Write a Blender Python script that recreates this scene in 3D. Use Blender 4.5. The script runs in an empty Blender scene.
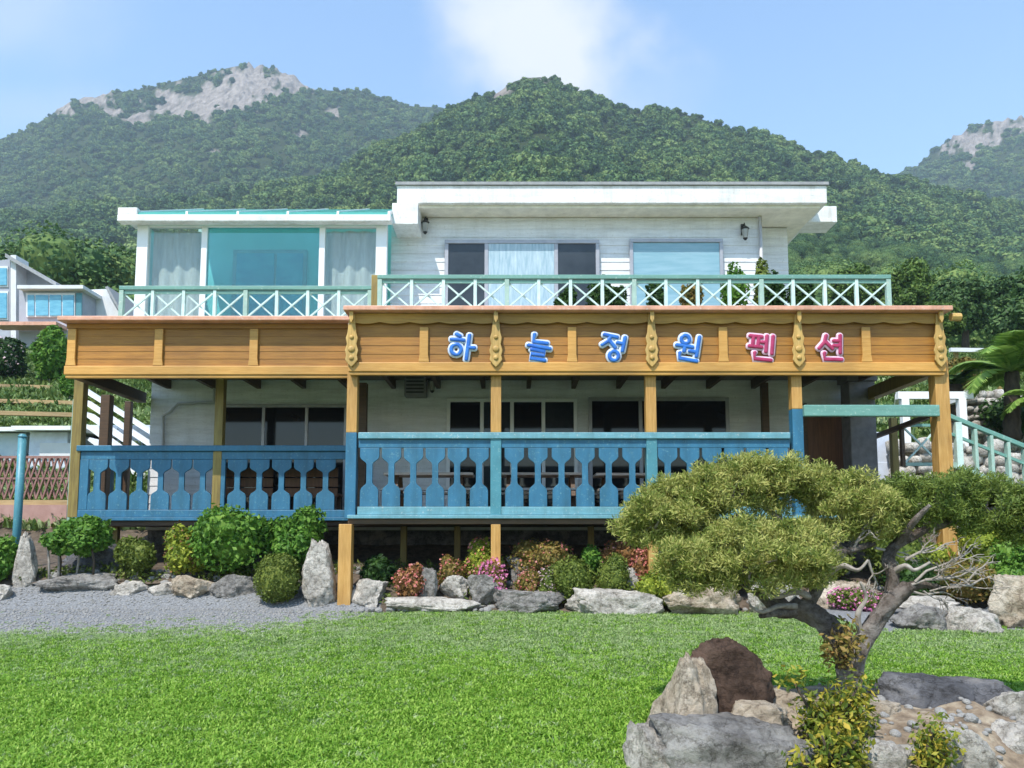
import bpy, bmesh, math, random
import numpy as np
from mathutils import Vector, Matrix, noise as mnoise
R = math.radians
scene = bpy.context.scene
col = scene.collection
random.seed(7)
# ------------------------------------------------------------------ camera, sky, sun, exposure
F = 800.0; CX = 512.0; CY = 463.0; PITCH = R(5.5); CAMZ = 1.6
cam_d = bpy.data.cameras.new('camera'); cam = bpy.data.objects.new('camera', cam_d); col.objects.link(cam)
cam_d.sensor_width = 36; cam_d.lens = 36*F/1024; cam_d.shift_y = 79/1024
cam_d.clip_end = 6000; cam_d.clip_start = 0.05
cam.location = (0, 0, CAMZ); cam.rotation_euler = (R(90)+PITCH, 0, 0)
scene.camera = cam
SUN_EL = R(56); SUN_AZ = R(28)          # from behind the camera, to its left
sun_dir = Vector((-math.sin(SUN_AZ)*math.cos(SUN_EL), -math.cos(SUN_AZ)*math.cos(SUN_EL), math.sin(SUN_EL)))
sd = bpy.data.lights.new('sun', 'SUN'); so = bpy.data.objects.new('sun', sd); col.objects.link(so)
sd.energy = 3.3; sd.angle = R(0.5); sd.color = (1, .95, .87)
so.rotation_euler = sun_dir.to_track_quat('Z', 'Y').to_euler()
w = bpy.data.worlds.new('World'); scene.world = w; w.use_nodes = True
nt = w.node_tree; N = nt.nodes; L = nt.links
for n in list(N): N.remove(n)
out = N.new('ShaderNodeOutputWorld'); bg = N.new('ShaderNodeBackground'); bg.inputs[1].default_value = 0.146
sky = N.new('ShaderNodeTexSky'); sky.sky_type = 'NISHITA'; sky.sun_disc = False
sky.sun_elevation = SUN_EL; sky.sun_rotation = R(180)+SUN_AZ
sky.air_density = 1.5; sky.dust_density = 0.2; sky.ozone_density = 4.2
tc = N.new('ShaderNodeTexCoord'); sep = N.new('ShaderNodeSeparateXYZ'); L.new(tc.outputs['Generated'], sep.inputs[0])
def wmath(op, a, b=None, c=None):
    m = N.new('ShaderNodeMath'); m.operation = op
    for i, v in enumerate((a, b, c)):
        if v is None: continue
        if isinstance(v, (int, float)): m.inputs[i].default_value = v
        else: L.new(v, m.inputs[i])
    return m.outputs[0]
ysafe = wmath('MAXIMUM', sep.outputs[1], 0.05)
u_ = wmath('DIVIDE', sep.outputs[0], ysafe); v_ = wmath('DIVIDE', sep.outputs[2], ysafe)
cmb = N.new('ShaderNodeCombineXYZ'); L.new(u_, cmb.inputs[0]); L.new(v_, cmb.inputs[1])
ns = N.new('ShaderNodeTexNoise'); ns.inputs['Scale'].default_value = 5.0; ns.inputs['Detail'].default_value = 7; ns.inputs['Roughness'].default_value = .55
L.new(cmb.outputs[0], ns.inputs['Vector'])
def puff(cu, cv, ru, rv, gain, soft):
    du = wmath('DIVIDE', wmath('SUBTRACT', u_, cu), ru); dv = wmath('DIVIDE', wmath('SUBTRACT', v_, cv), rv)
    d = wmath('SQRT', wmath('ADD', wmath('MULTIPLY', du, du), wmath('MULTIPLY', dv, dv)))
    t = wmath('ADD', wmath('SUBTRACT', 1.0, d), wmath('MULTIPLY', wmath('SUBTRACT', ns.outputs[0], .5), 1.7))
    mr = N.new('ShaderNodeMapRange'); mr.interpolation_type = 'SMOOTHSTEP'
    mr.inputs[1].default_value = -.1; mr.inputs[2].default_value = soft; mr.inputs[4].default_value = gain
    L.new(t, mr.inputs[0]); return mr.outputs[0]
c1 = puff(.03, .67, .175, .155, .92, .8); c2 = puff(-.66, .70, .2, .10, .30, 1.0); c3 = puff(.13, .56, .14, .13, .30, 1.0)
c4 = puff(-.62, .56, .2, .05, .18, 1.0)
call = wmath('MINIMUM', wmath('ADD', wmath('ADD', c1, c2), wmath('ADD', c3, c4)), .92)
mixc = N.new('ShaderNodeMix'); mixc.data_type = 'RGBA'
L.new(call, mixc.inputs[0]); L.new(sky.outputs[0], mixc.inputs[6]); mixc.inputs[7].default_value = (3.75, 3.85, 3.95, 1)
L.new(mixc.outputs[2], bg.inputs[0]); L.new(bg.outputs[0], out.inputs[0])
scene.view_settings.view_transform = 'Standard'; scene.view_settings.look = 'None'
scene.view_settings.gamma = 1; scene.view_settings.exposure = 0.96; scene.view_settings.use_curve_mapping = False
scene.cycles.volume_bounces = 0; scene.cycles.max_bounces = 6

# ------------------------------------------------------------------ helpers
def at(px, py, Y):
    """world point that stands at depth Y in direction of a place in the photograph"""
    xc = (px-CX)/F; yc = -(py-CY)/F
    dy = math.cos(PITCH)-yc*math.sin(PITCH); dz = math.sin(PITCH)+yc*math.cos(PITCH)
    t = Y/dy
    return Vector((xc*t, Y, CAMZ+dz*t))
def AX(px, py, Y): return at(px, py, Y).x
def AZ(py, Y): return at(512, py, Y).z
def lerp_tab(tab, v):
    if v <= tab[0][0]: return tab[0][1]
    for (a, x), (b, y) in zip(tab, tab[1:]):
        if v <= b: return x+(y-x)*(v-a)/(b-a)
    return tab[-1][1]
def sm(a, b, v):
    t = min(1, max(0, (v-a)/(b-a))); return t*t*(3-2*t)
def nz(x, y, z=0): return mnoise.noise(Vector((x, y, z)))

class MB:
    def __init__(s): s.v = []; s.f = []
    def add(s, vs, fs):
        o = len(s.v); s.v.extend([tuple(p) for p in vs]); s.f.extend([tuple(i+o for i in f) for f in fs]); return s
    def box(s, x0, x1, y0, y1, z0, z1):
        vs = [(x0,y0,z0),(x1,y0,z0),(x1,y1,z0),(x0,y1,z0),(x0,y0,z1),(x1,y0,z1),(x1,y1,z1),(x0,y1,z1)]
        return s.add(vs, [(0,3,2,1),(4,5,6,7),(0,1,5,4),(1,2,6,5),(2,3,7,6),(3,0,4,7)])
    def bar(s, a, b, wx, wy, up=(0,0,1)):
        a = Vector(a); b = Vector(b); d = (b-a).normalized(); up = Vector(up)
        if abs(d.dot(up)) > .98: up = Vector((0,1,0))
        r = d.cross(up).normalized(); q = r.cross(d).normalized()
        vs = []
        for p in (a, b):
            for (i, j) in ((-1,-1),(1,-1),(1,1),(-1,1)): vs.append(p+r*(i*wx/2)+q*(j*wy/2))
        return s.add(vs, [(0,1,2,3),(7,6,5,4),(0,4,5,1),(1,5,6,2),(2,6,7,3),(3,7,4,0)])
    def prism(s, pts, y0, y1):
        """polygon in the x-z plane pushed from y0 to y1"""
        n = len(pts); vs = [(x, y0, z) for x, z in pts]+[(x, y1, z) for x, z in pts]
        return s.add(vs, [tuple(range(n)), tuple(range(2*n-1, n-1, -1))]+[(i, i+n, (i+1)%n+n, (i+1)%n) for i in range(n)])
    def prism_x(s, pts, x0, x1):
        n = len(pts); vs = [(x0, y, z) for y, z in pts]+[(x1, y, z) for y, z in pts]
        return s.add(vs, [tuple(range(n)), tuple(range(2*n-1, n-1, -1))]+[(i, i+n, (i+1)%n+n, (i+1)%n) for i in range(n)])
    def tube(s, pts, rs, n=8, cap=True, flat=1.0, wob=0.0):
        pts = [Vector(p) for p in pts]
        if isinstance(rs, (int, float)): rs = [rs]*len(pts)
        o = len(s.v); ref = Vector((0.13, 1, .07))
        for k, p in enumerate(pts):
            d = (pts[min(k+1, len(pts)-1)]-pts[max(k-1, 0)]).normalized()
            rr = ref if abs(d.dot(ref)) < .95 else Vector((1,0,0))
            a = d.cross(rr).normalized(); b = a.cross(d).normalized()
            for j in range(n):
                t = 2*math.pi*j/n; ww = 1+wob*(.7*nz(p.x*9+math.cos(t)*1.6, p.z*5, p.y*5+math.sin(t)*1.6)+.5*nz(p.x*6+math.cos(t)*4, p.z*7+7, math.sin(t)*4))
                q = p+(a*math.cos(t)+b*math.sin(t))*rs[k]*ww
                if flat != 1: q.y = p.y+(q.y-p.y)*flat
                s.v.append(tuple(q))
        for k in range(len(pts)-1):
            for j in range(n):
                i0 = o+k*n+j; i1 = o+k*n+(j+1)%n
                s.f.append((i0, i1, i1+n, i0+n))
        if cap:
            s.f.append(tuple(o+j for j in range(n-1, -1, -1))); e = o+(len(pts)-1)*n
            s.f.append(tuple(e+j for j in range(n)))
        return s
    def build(s, name, mat, parent=None, smooth=False, bevel=0):
        me = bpy.data.meshes.new(name); me.from_pydata(s.v, [], s.f); me.validate()
        bm = bmesh.new(); bm.from_mesh(me); bmesh.ops.recalc_face_normals(bm, faces=bm.faces); bm.to_mesh(me); bm.free()
        return link(name, me, mat, parent, smooth, bevel)
def link(name, me, mat, parent=None, smooth=False, bevel=0):
    me.materials.append(mat)
    if smooth: me.polygons.foreach_set('use_smooth', [True]*len(me.polygons))
    o = bpy.data.objects.new(name, me); col.objects.link(o)
    if parent:
        o.parent = parent; o.location = -world_loc(parent)
    if bevel:
        m = o.modifiers.new('bevel', 'BEVEL'); m.width = bevel; m.segments = 2; m.limit_method = 'ANGLE'
    return o
def world_loc(o):
    p = Vector(o.location)
    while o.parent: o = o.parent; p = p+Vector(o.location)
    return p
def empty(name, loc, label, cat, group=None):
    o = bpy.data.objects.new(name, None); o.empty_display_size = .2; o.location = loc; col.objects.link(o)
    return tag(o, label, cat, group)
def tag(o, label=None, cat=None, group=None, kind=None):
    if label: o['label'] = label
    if cat: o['category'] = cat
    if group: o['group'] = group
    if kind: o['kind'] = kind
    return o

# ------------------------------------------------------------------ materials
def ramp(nt, fac, stops):
    r = nt.nodes.new('ShaderNodeValToRGB'); nt.links.new(fac, r.inputs[0])
    e = r.color_ramp.elements
    while len(e) < len(stops): e.new(.5)
    for k, (p, c) in enumerate(stops): e[k].position = p; e[k].color = (*c, 1)
    return r.outputs[0]
def newmat(name):
    m = bpy.data.materials.new(name); m.use_nodes = True; nt = m.node_tree
    return m, nt, nt.nodes['Principled BSDF']
def noise_node(nt, scale, detail=4, rough=.55, stretch=None, coord='Object'):
    tc = nt.nodes.new('ShaderNodeTexCoord'); n = nt.nodes.new('ShaderNodeTexNoise')
    n.inputs['Scale'].default_value = scale; n.inputs['Detail'].default_value = detail; n.inputs['Roughness'].default_value = rough
    v = tc.outputs[coord]
    if stretch:
        mp = nt.nodes.new('ShaderNodeMapping'); mp.inputs['Scale'].default_value = stretch; nt.links.new(v, mp.inputs[0]); v = mp.outputs[0]
    nt.links.new(v, n.inputs['Vector']); return n
def bump(nt, bsdf, h, strength, dist=.02):
    b = nt.nodes.new('ShaderNodeBump'); b.inputs['Strength'].default_value = strength; b.inputs['Distance'].default_value = dist
    nt.links.new(h, b.inputs['Height']); nt.links.new(b.outputs[0], bsdf.inputs['Normal'])
def simple(name, stops, rough=.6, scale=6, stretch=None, bmp=0.0, bdist=.01, metal=0, detail=5, spec=.5):
    m, nt, b = newmat(name)
    n = noise_node(nt, scale, detail, .6, stretch)
    if len(stops) == 2: stops = [(.3, stops[0]), (.7, stops[1])]
    nt.links.new(ramp(nt, n.outputs[0], stops), b.inputs['Base Color'])
    b.inputs['Roughness'].default_value = rough; b.inputs['Metallic'].default_value = metal; b.inputs['Specular IOR Level'].default_value = spec
    if bmp: bump(nt, b, n.outputs[0], bmp, bdist)
    return m
def paint(name, c, worn=None, rough=.5, stretch=(1,1,1), scale=5, streak=0):
    """brushed-on paint with weathering and a few worn spots"""
    d = tuple(x*.82 for x in c); l = tuple(min(1, x*1.12+.01) for x in c)
    m, nt, b = newmat(name)
    n = noise_node(nt, scale, 6, .65, stretch); c1 = ramp(nt, n.outputs[0], [(.3, d), (.55, c), (.75, l)])
    if worn:
        n2 = noise_node(nt, 22, 8, .7); f = ramp(nt, n2.outputs[0], [(.57, (0,0,0)), (.66, (1,1,1))])
        mx = nt.nodes.new('ShaderNodeMix'); mx.data_type = 'RGBA'; nt.links.new(f, mx.inputs[0]); nt.links.new(c1, mx.inputs[6]); mx.inputs[7].default_value = (*worn, 1)
        c1 = mx.outputs[2]
    if streak:    # rain streaks and grime
        n3 = noise_node(nt, 1.6, 8, .7, (3.2, 3.2, .45)); f3 = ramp(nt, n3.outputs[0], [(.33, (1-streak, 1-streak*1.05, 1-streak*1.2)), (.56, (1, 1, 1))])
        m3 = nt.nodes.new('ShaderNodeMix'); m3.data_type = 'RGBA'; m3.blend_type = 'MULTIPLY'; m3.inputs[0].default_value = 1
        nt.links.new(c1, m3.inputs[6]); nt.links.new(f3, m3.inputs[7]); c1 = m3.outputs[2]
    nt.links.new(c1, b.inputs['Base Color']); b.inputs['Roughness'].default_value = rough
    bump(nt, b, n.outputs[0], .25, .006)
    return m
def wood(name, a, bcol, c, axis='x', boards=0):
    st = {'x': (.7, 6, 9), 'z': (8, 8, .6)}[axis]
    m, nt, b = newmat(name)
    n = noise_node(nt, 4, 7, .65, st); c1 = ramp(nt, n.outputs[0], [(.28, a), (.5, bcol), (.74, c)])
    n2 = noise_node(nt, .9, 3, .5); f = ramp(nt, n2.outputs[0], [(.35, (.72, .72, .72)), (.65, (1.08, 1.05, 1.0))])
    mx = nt.nodes.new('ShaderNodeMix'); mx.data_type = 'RGBA'; mx.blend_type = 'MULTIPLY'; mx.inputs[0].default_value = 1
    nt.links.new(c1, mx.inputs[6]); nt.links.new(f, mx.inputs[7]); nt.links.new(mx.outputs[2], b.inputs['Base Color'])
    b.inputs['Roughness'].default_value = .55; bump(nt, b, n.outputs[0], .3, .006)
    return m
def leafmat(name, cs, trans=.25, rough=.55, objrand=0.0, spread=1.0, nscale=2.2, patch=0):
    """every leaf gets its own tone; whole plant drifts slowly in colour"""
    m = bpy.data.materials.new(name); m.use_nodes = True; nt = m.node_tree; b = nt.nodes['Principled BSDF']; o = nt.nodes['Material Output']
    g = nt.nodes.new('ShaderNodeNewGeometry'); n = noise_node(nt, nscale, 4, .6)
    a = nt.nodes.new('ShaderNodeMath'); a.operation = 'MULTIPLY_ADD'; nt.links.new(g.outputs['Random Per Island'], a.inputs[0]); a.inputs[1].default_value = .55*spread
    s2 = nt.nodes.new('ShaderNodeMath'); s2.operation = 'MULTIPLY'; nt.links.new(n.outputs[0], s2.inputs[0]); s2.inputs[1].default_value = .45+(.55 if nscale > 3 else 0)
    if nscale > 3: a.inputs[1].default_value = .38
    nt.links.new(s2.outputs[0], a.inputs[2]); fac = a.outputs[0]
    if objrand:
        oi = nt.nodes.new('ShaderNodeObjectInfo'); q = nt.nodes.new('ShaderNodeMath'); q.operation = 'MULTIPLY_ADD'
        nt.links.new(oi.outputs['Random'], q.inputs[0]); q.inputs[1].default_value = objrand
        nt.links.new(fac, q.inputs[2])
        q2 = nt.nodes.new('ShaderNodeMath'); q2.operation = 'SUBTRACT'; nt.links.new(q.outputs[0], q2.inputs[0]); q2.inputs[1].default_value = objrand/2; fac = q2.outputs[0]
    if patch:      # stands of lighter and darker species over the slope
        gp_ = nt.nodes.new('ShaderNodeNewGeometry'); pn = nt.nodes.new('ShaderNodeTexNoise'); pn.inputs['Scale'].default_value = .022; pn.inputs['Detail'].default_value = 4
        nt.links.new(gp_.outputs['Position'], pn.inputs['Vector']); q3 = nt.nodes.new('ShaderNodeMath'); q3.operation = 'MULTIPLY_ADD'
        nt.links.new(pn.outputs[0], q3.inputs[0]); q3.inputs[1].default_value = patch; nt.links.new(fac, q3.inputs[2])
        q4 = nt.nodes.new('ShaderNodeMath'); q4.operation = 'SUBTRACT'; nt.links.new(q3.outputs[0], q4.inputs[0]); q4.inputs[1].default_value = patch/2; fac = q4.outputs[0]
    k = len(cs); c = ramp(nt, fac, [(.15+.65*i/(k-1), x) for i, x in enumerate(cs)])
    nt.links.new(c, b.inputs['Base Color']); b.inputs['Roughness'].default_value = rough; b.inputs['Specular IOR Level'].default_value = .25
    t = nt.nodes.new('ShaderNodeBsdfTranslucent'); nt.links.new(c, t.inputs[0])
    mx = nt.nodes.new('ShaderNodeMixShader'); mx.inputs[0].default_value = trans
    nt.links.new(b.outputs[0], mx.inputs[1]); nt.links.new(t.outputs[0], mx.inputs[2]); nt.links.new(mx.outputs[0], o.inputs[0])
    return m
def rockmat(name, dark, mid, light, lichen=None):
    m, nt, b = newmat(name)
    n1 = noise_node(nt, 2.6, 8, .68); n2 = noise_node(nt, 14, 8, .75); n3 = noise_node(nt, 1.3, 5, .6)
    c = ramp(nt, n1.outputs[0], [(.30, dark), (.47, mid), (.66, light)])
    f = ramp(nt, n2.outputs[0], [(.36, (.45, .43, .4)), (.52, (1, 1, 1)), (.75, (1.15, 1.12, 1.08))])
    mx = nt.nodes.new('ShaderNodeMix'); mx.data_type = 'RGBA'; mx.blend_type = 'MULTIPLY'; mx.inputs[0].default_value = .9
    nt.links.new(c, mx.inputs[6]); nt.links.new(f, mx.inputs[7]); res = mx.outputs[2]
    if lichen:
        f3 = ramp(nt, n3.outputs[0], [(.54, (0,0,0)), (.64, (.8,.8,.8))])
        m3 = nt.nodes.new('ShaderNodeMix'); m3.data_type = 'RGBA'; nt.links.new(f3, m3.inputs[0]); nt.links.new(res, m3.inputs[6]); m3.inputs[7].default_value = (*lichen, 1); res = m3.outputs[2]
    nt.links.new(res, b.inputs['Base Color']); b.inputs['Roughness'].default_value = .9; b.inputs['Specular IOR Level'].default_value = .2
    vo = nt.nodes.new('ShaderNodeTexVoronoi'); vo.feature = 'DISTANCE_TO_EDGE'; vo.inputs['Scale'].default_value = 3.2
    tcv = nt.nodes.new('ShaderNodeTexCoord'); wv = nt.nodes.new('ShaderNodeVectorMath'); wv.operation = 'MULTIPLY_ADD'
    nt.links.new(n1.outputs['Color'], wv.inputs[0]); wv.inputs[1].default_value = (.5, .5, .5); nt.links.new(tcv.outputs['Object'], wv.inputs[2]); nt.links.new(wv.outputs[0], vo.inputs['Vector'])
    cf = ramp(nt, vo.outputs['Distance'], [(.0, (.35, .33, .31)), (.035, (1, 1, 1))])
    mv = nt.nodes.new('ShaderNodeMix'); mv.data_type = 'RGBA'; mv.blend_type = 'MULTIPLY'; mv.inputs[0].default_value = .7
    nt.links.new(res, mv.inputs[6]); nt.links.new(cf, mv.inputs[7]); nt.links.new(mv.outputs[2], b.inputs['Base Color'])
    bump(nt, b, n2.outputs[0], 1.0, .06)
    return m
def glass(name, tint, gl=.12):
    m = bpy.data.materials.new(name); m.use_nodes = True; nt = m.node_tree; nt.nodes.remove(nt.nodes['Principled BSDF'])
    o = nt.nodes['Material Output']; t = nt.nodes.new('ShaderNodeBsdfTransparent'); t.inputs[0].default_value = (*tint, 1)
    g = nt.nodes.new('ShaderNodeBsdfGlossy'); g.inputs['Roughness'].default_value = .02
    lw = nt.nodes.new('ShaderNodeLayerWeight'); pw = nt.nodes.new('ShaderNodeMath'); pw.operation = 'POWER'; pw.inputs[1].default_value = 4; nt.links.new(lw.outputs['Facing'], pw.inputs[0])
    ad = nt.nodes.new('ShaderNodeMath'); ad.operation = 'MULTIPLY_ADD'; ad.inputs[1].default_value = .7; ad.inputs[2].default_value = gl; nt.links.new(pw.outputs[0], ad.inputs[0])
    mx = nt.nodes.new('ShaderNodeMixShader'); nt.links.new(ad.outputs[0], mx.inputs[0]); nt.links.new(t.outputs[0], mx.inputs[1]); nt.links.new(g.outputs[0], mx.inputs[2])
    nt.links.new(mx.outputs[0], o.inputs[0]); return m

M = {}
M['siding'] = paint('white siding', (.78, .79, .81), (.62, .62, .6), .5, (.6, 1, 5), 3, streak=.09)
M['roofwhite'] = paint('white roof trim', (.86, .86, .85), (.6, .6, .58), .45, (.5, 1, 3), 3, streak=.22)
M['soffit'] = paint('cream soffit', (.86, .81, .69), None, .6)
M['rooftop'] = simple('grey roofing', [(.25, .26, .27), (.36, .37, .38)], .8, 8)
M['framewhite'] = simple('white plastic frame', [(.84, .85, .86), (.9, .9, .9)], .3, 4)
M['framegrey'] = simple('grey aluminium frame', [(.34, .34, .37), (.44, .44, .47)], .4, 5, metal=.3)
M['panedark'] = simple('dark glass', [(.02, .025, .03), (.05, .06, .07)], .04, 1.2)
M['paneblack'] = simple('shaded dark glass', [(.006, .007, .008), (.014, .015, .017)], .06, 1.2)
M['paneblue'] = simple('glass with pale blind', [(.20, .38, .46), (.30, .48, .56)], .05, 1.5, (1, 1, 9))
M['curtainblue'] = simple('lace curtain behind glass', [(.26, .40, .48), (.52, .64, .70)], .06, 7, (3, 1, .35))
M['curtain'] = simple('grey white curtain', [(.42, .44, .43), (.62, .64, .63)], .8, 5, (3.5, 1, .5))
M['roomteal'] = simple('pale teal room wall', [(.42, .62, .62), (.50, .70, .70)], .6, 3)
M['tealglass'] = glass('teal tinted glass', (.50, .84, .84), .11)
m, nt_, b_ = newmat('frosted teal roof sheet'); M['frostedteal'] = m
b_.inputs['Base Color'].default_value = (.16, .52, .47, 1); b_.inputs['Roughness'].default_value = .15
tr_ = nt_.nodes.new('ShaderNodeBsdfTranslucent'); tr_.inputs[0].default_value = (.50, .88, .83, 1); mx_ = nt_.nodes.new('ShaderNodeMixShader'); mx_.inputs[0].default_value = .55
nt_.links.new(b_.outputs[0], mx_.inputs[1]); nt_.links.new(tr_.outputs[0], mx_.inputs[2]); nt_.links.new(mx_.outputs[0], nt_.nodes['Material Output'].inputs[0])
M['clearglass'] = glass('clear glass', (.90, .94, .93), .07)
M['roofglass'] = simple('teal roof glazing', [(.16, .45, .42), (.30, .60, .56)], .12, 3)
M['woodpanel'] = wood('stained panel wood', (.27, .115, .014), (.37, .165, .022), (.45, .215, .032))
M['woodbeam'] = wood('pale stained beam', (.50, .25, .055), (.62, .33, .08), (.70, .41, .12))
M['woodpost'] = wood('stained post wood', (.40, .20, .045), (.56, .31, .085), (.68, .42, .15), 'z')
M['woodtrim'] = wood('olive carved trim', (.34, .18, .03), (.45, .25, .045), (.54, .32, .07))
M['woodcarve'] = wood('carved pale wood', (.40, .24, .06), (.58, .37, .11), (.70, .48, .18), 'z')
M['wooddark'] = wood('dark brown timber', (.05, .028, .014), (.09, .05, .024), (.13, .07, .035))
M['woodbrown'] = wood('red brown door wood', (.09, .035, .014), (.15, .06, .022), (.2, .085, .035), 'z')
M['woodyellow'] = wood('dark yellow brown post', (.17, .12, .035), (.28, .2, .05), (.36, .3, .09), 'z')  # darker post wood; the shade on the left posts is put into this colour
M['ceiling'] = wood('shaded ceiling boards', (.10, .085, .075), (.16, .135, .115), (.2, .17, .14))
M['salmon'] = paint('salmon painted edge', (.74, .38, .26), (.68, .54, .46), .5, (1, 1, 4), streak=.25)
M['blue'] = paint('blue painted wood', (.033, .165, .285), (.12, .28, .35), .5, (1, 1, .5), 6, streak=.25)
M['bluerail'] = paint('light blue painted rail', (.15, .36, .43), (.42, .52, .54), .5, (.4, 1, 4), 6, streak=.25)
M['tealpost'] = paint('teal painted post', (.07, .25, .31), (.2, .38, .40), .45)
M['tealrail'] = paint('teal painted rail', (.15, .33, .28), (.34, .48, .42), .5, (.5, 1, 4))
M['tealwhite'] = paint('pale mint paint', (.58, .75, .70), (.75, .8, .78), .5)
M['mintgrey'] = paint('faded mint paint', (.34, .50, .43), (.55, .58, .5), .55)
M['balconyfloor'] = simple('pale bounce light floor', [(.42, .41, .39), (.58, .57, .54)], .85, 4)  # unseen floor, made pale to bounce light up to the soffit
M['column'] = simple('grey render', [(.16, .15, .16), (.24, .23, .24)], .85, 7, bmp=.3)
M['metalblack'] = simple('black metal', [(.012, .012, .013), (.03, .03, .03)], .45, 6)
M['lampglass'] = simple('frosted lamp glass', [(.3, .3, .28), (.4, .4, .37)], .2, 6)
M['acgrey'] = simple('grey plastic case', [(.2, .2, .21), (.27, .27, .28)], .5, 6)
M['pipe'] = simple('grey pipe', [(.45, .45, .47), (.55, .55, .57)], .5, 6)
M['signwhite'] = simple('white sign edge', [(.52, .60, .74), (.66, .72, .82)], .35, 8)
M['signpink'] = simple('pale pink sign edge', [(.66, .42, .56), (.78, .58, .68)], .35, 8)
M['signblue'] = simple('bright blue sign face', [(.02, .11, .48), (.04, .20, .62)], .3, 9)
M['signred'] = simple('crimson sign face', [(.34, .02, .08), (.48, .045, .14)], .3, 9)
M['tablewood'] = wood('weathered table top', (.42, .38, .35), (.58, .53, .5), (.7, .66, .62))
M['soil'] = simple('garden soil', [(.045, .032, .02), (.16, .12, .085)], .95, 9, bmp=.8, bdist=.05)
M['sandsoil'] = simple('sandy soil', [(.3, (.10, .07, .045)), (.5, (.24, .18, .12)), (.7, (.42, .35, .25))], .95, 9, bmp=1, bdist=.05, detail=9)
M['ground'] = simple('rough grass ground', [(.3, (.05, .075, .02)), (.5, (.11, .15, .04)), (.72, (.22, .2, .09))], .95, .5, bmp=.5, bdist=.1, detail=9)
M['lawn'] = simple('lawn soil', [(.10, .15, .05), (.20, .25, .11)], .95, 3, bmp=.6, bdist=.03, detail=9)
M['gravel'] = simple('grey gravel', [(.3, (.10, .105, .11)), (.5, (.20, .205, .21)), (.7, (.32, .325, .325))], .95, 38, bmp=.8, bdist=.02, detail=6)
M['pebble'] = simple('pebble', [(.15, .145, .135), (.36, .35, .33)], .9, 5)
M['hill'] = simple('wooded hill soil', [(.018, .03, .010), (.04, .06, .018)], .95, .04, detail=9)
M['stonewall'] = rockmat('pale rubble stone', (.34, .32, .28), (.58, .55, .50), (.80, .77, .71))
M['granite'] = rockmat('pale granite', (.25, .225, .195), (.55, .51, .45), (.76, .72, .65))
M['greyrock'] = rockmat('grey rock', (.13, .12, .11), (.30, .285, .265), (.48, .46, .42), (.36, .33, .28))
M['tanrock'] = rockmat('tan rock', (.27, .20, .14), (.52, .43, .32), (.72, .64, .53))
M['brownrock'] = rockmat('brown rock', (.05, .032, .024), (.11, .07, .05), (.2, .135, .10), (.15, .075, .05))
M['darkrock'] = rockmat('dark blue grey rock', (.07, .07, .075), (.14, .14, .15), (.3, .3, .31), (.34, .31, .28))
M['bark'] = rockmat('weathered grey bark', (.07, .052, .042), (.20, .165, .14), (.48, .44, .40))
M['twig'] = simple('grey twig', [(.2, .17, .14), (.42, .38, .34)], .9, 20)
M['trunk'] = simple('brown bark', [(.035, .025, .018), (.10, .075, .05)], .95, 12, (1, 1, .3), .6, .02)
M['housegrey'] = simple('grey house wall', [(.34, .36, .42), (.42, .44, .5)], .8, 2)
M['housetrim'] = simple('pale house trim', [(.62, .63, .65), (.74, .75, .76)], .6, 2)
M['houseglass'] = simple('blue window glass', [(.10, .34, .50), (.20, .50, .64)], .06, 2, (1, 1, 3))
M['pinkwall'] = simple('dusty pink wall', [(.36, .20, .17), (.46, .28, .24)], .85, 6, bmp=.2)
M['lattice'] = simple('pinkish brown lattice', [(.22, .10, .085), (.34, .19, .16)], .7, 8)
M['shedblue'] = simple('pale blue shed wall', [(.46, .58, .66), (.62, .70, .76)], .6, 3)
M['shedwhite'] = simple('white sheet roof', [(.72, .72, .72), (.86, .86, .86)], .5, 3)
M['terrace'] = wood('ochre terrace timber', (.28, .18, .08), (.42, .29, .14), (.52, .4, .22))
M['doorwhite'] = paint('blue white door', (.62, .68, .78), None, .5)
# foliage
M['lf_broad'] = leafmat('bright broadleaf', [(.035, .10, .012), (.085, .21, .022), (.19, .33, .05)])
M['lf_dark'] = leafmat('dark leaf', [(.012, .035, .008), (.03, .075, .014), (.06, .13, .025)])
M['lf_olive'] = leafmat('olive leaf', [(.05, .075, .012), (.12, .17, .025), (.22, .26, .05)])
M['lf_yellow'] = leafmat('yellow green leaf', [(.08, .13, .015), (.24, .30, .03), (.42, .45, .06)])
M['lf_red'] = leafmat('reddish leaf', [(.09, .06, .02), (.26, .13, .04), (.42, .22, .09)])
M['lf_rust'] = leafmat('rusty green leaf', [(.08, .10, .02), (.20, .17, .035), (.36, .22, .07)])
M['lf_gold'] = leafmat('golden green leaf', [(.04, .07, .012), (.12, .17, .02), (.30, .30, .035), (.50, .36, .05)])
M['lf_juniper'] = leafmat('juniper foliage', [(.022, .042, .010), (.09, .14, .026), (.225, .275, .05), (.44, .43, .13)], .2, nscale=7)
M['lf_juniper2'] = leafmat('deep green juniper foliage', [(.03, .055, .012), (.08, .13, .024), (.2, .26, .05)], .2, nscale=7)
M['fl_pink'] = leafmat('pink petal', [(.50, .10, .28), (.72, .22, .44), (.82, .42, .58)], .3)
M['fl_red'] = leafmat('salmon red petal', [(.45, .10, .08), (.62, .20, .17), (.75, .38, .33)], .3)
M['fl_pale'] = leafmat('pale pink petal', [(.6, .42, .44), (.76, .6, .62)], .3)
M['lf_forest'] = leafmat('forest leaf', [(.030, .078, .032), (.064, .138, .042), (.115, .20, .054), (.19, .265, .075)], .15, .7, objrand=.5, patch=1.1)
M['lf_palm'] = leafmat('palm leaf', [(.08, .17, .025), (.18, .31, .05), (.3, .42, .1)], .25)
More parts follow.
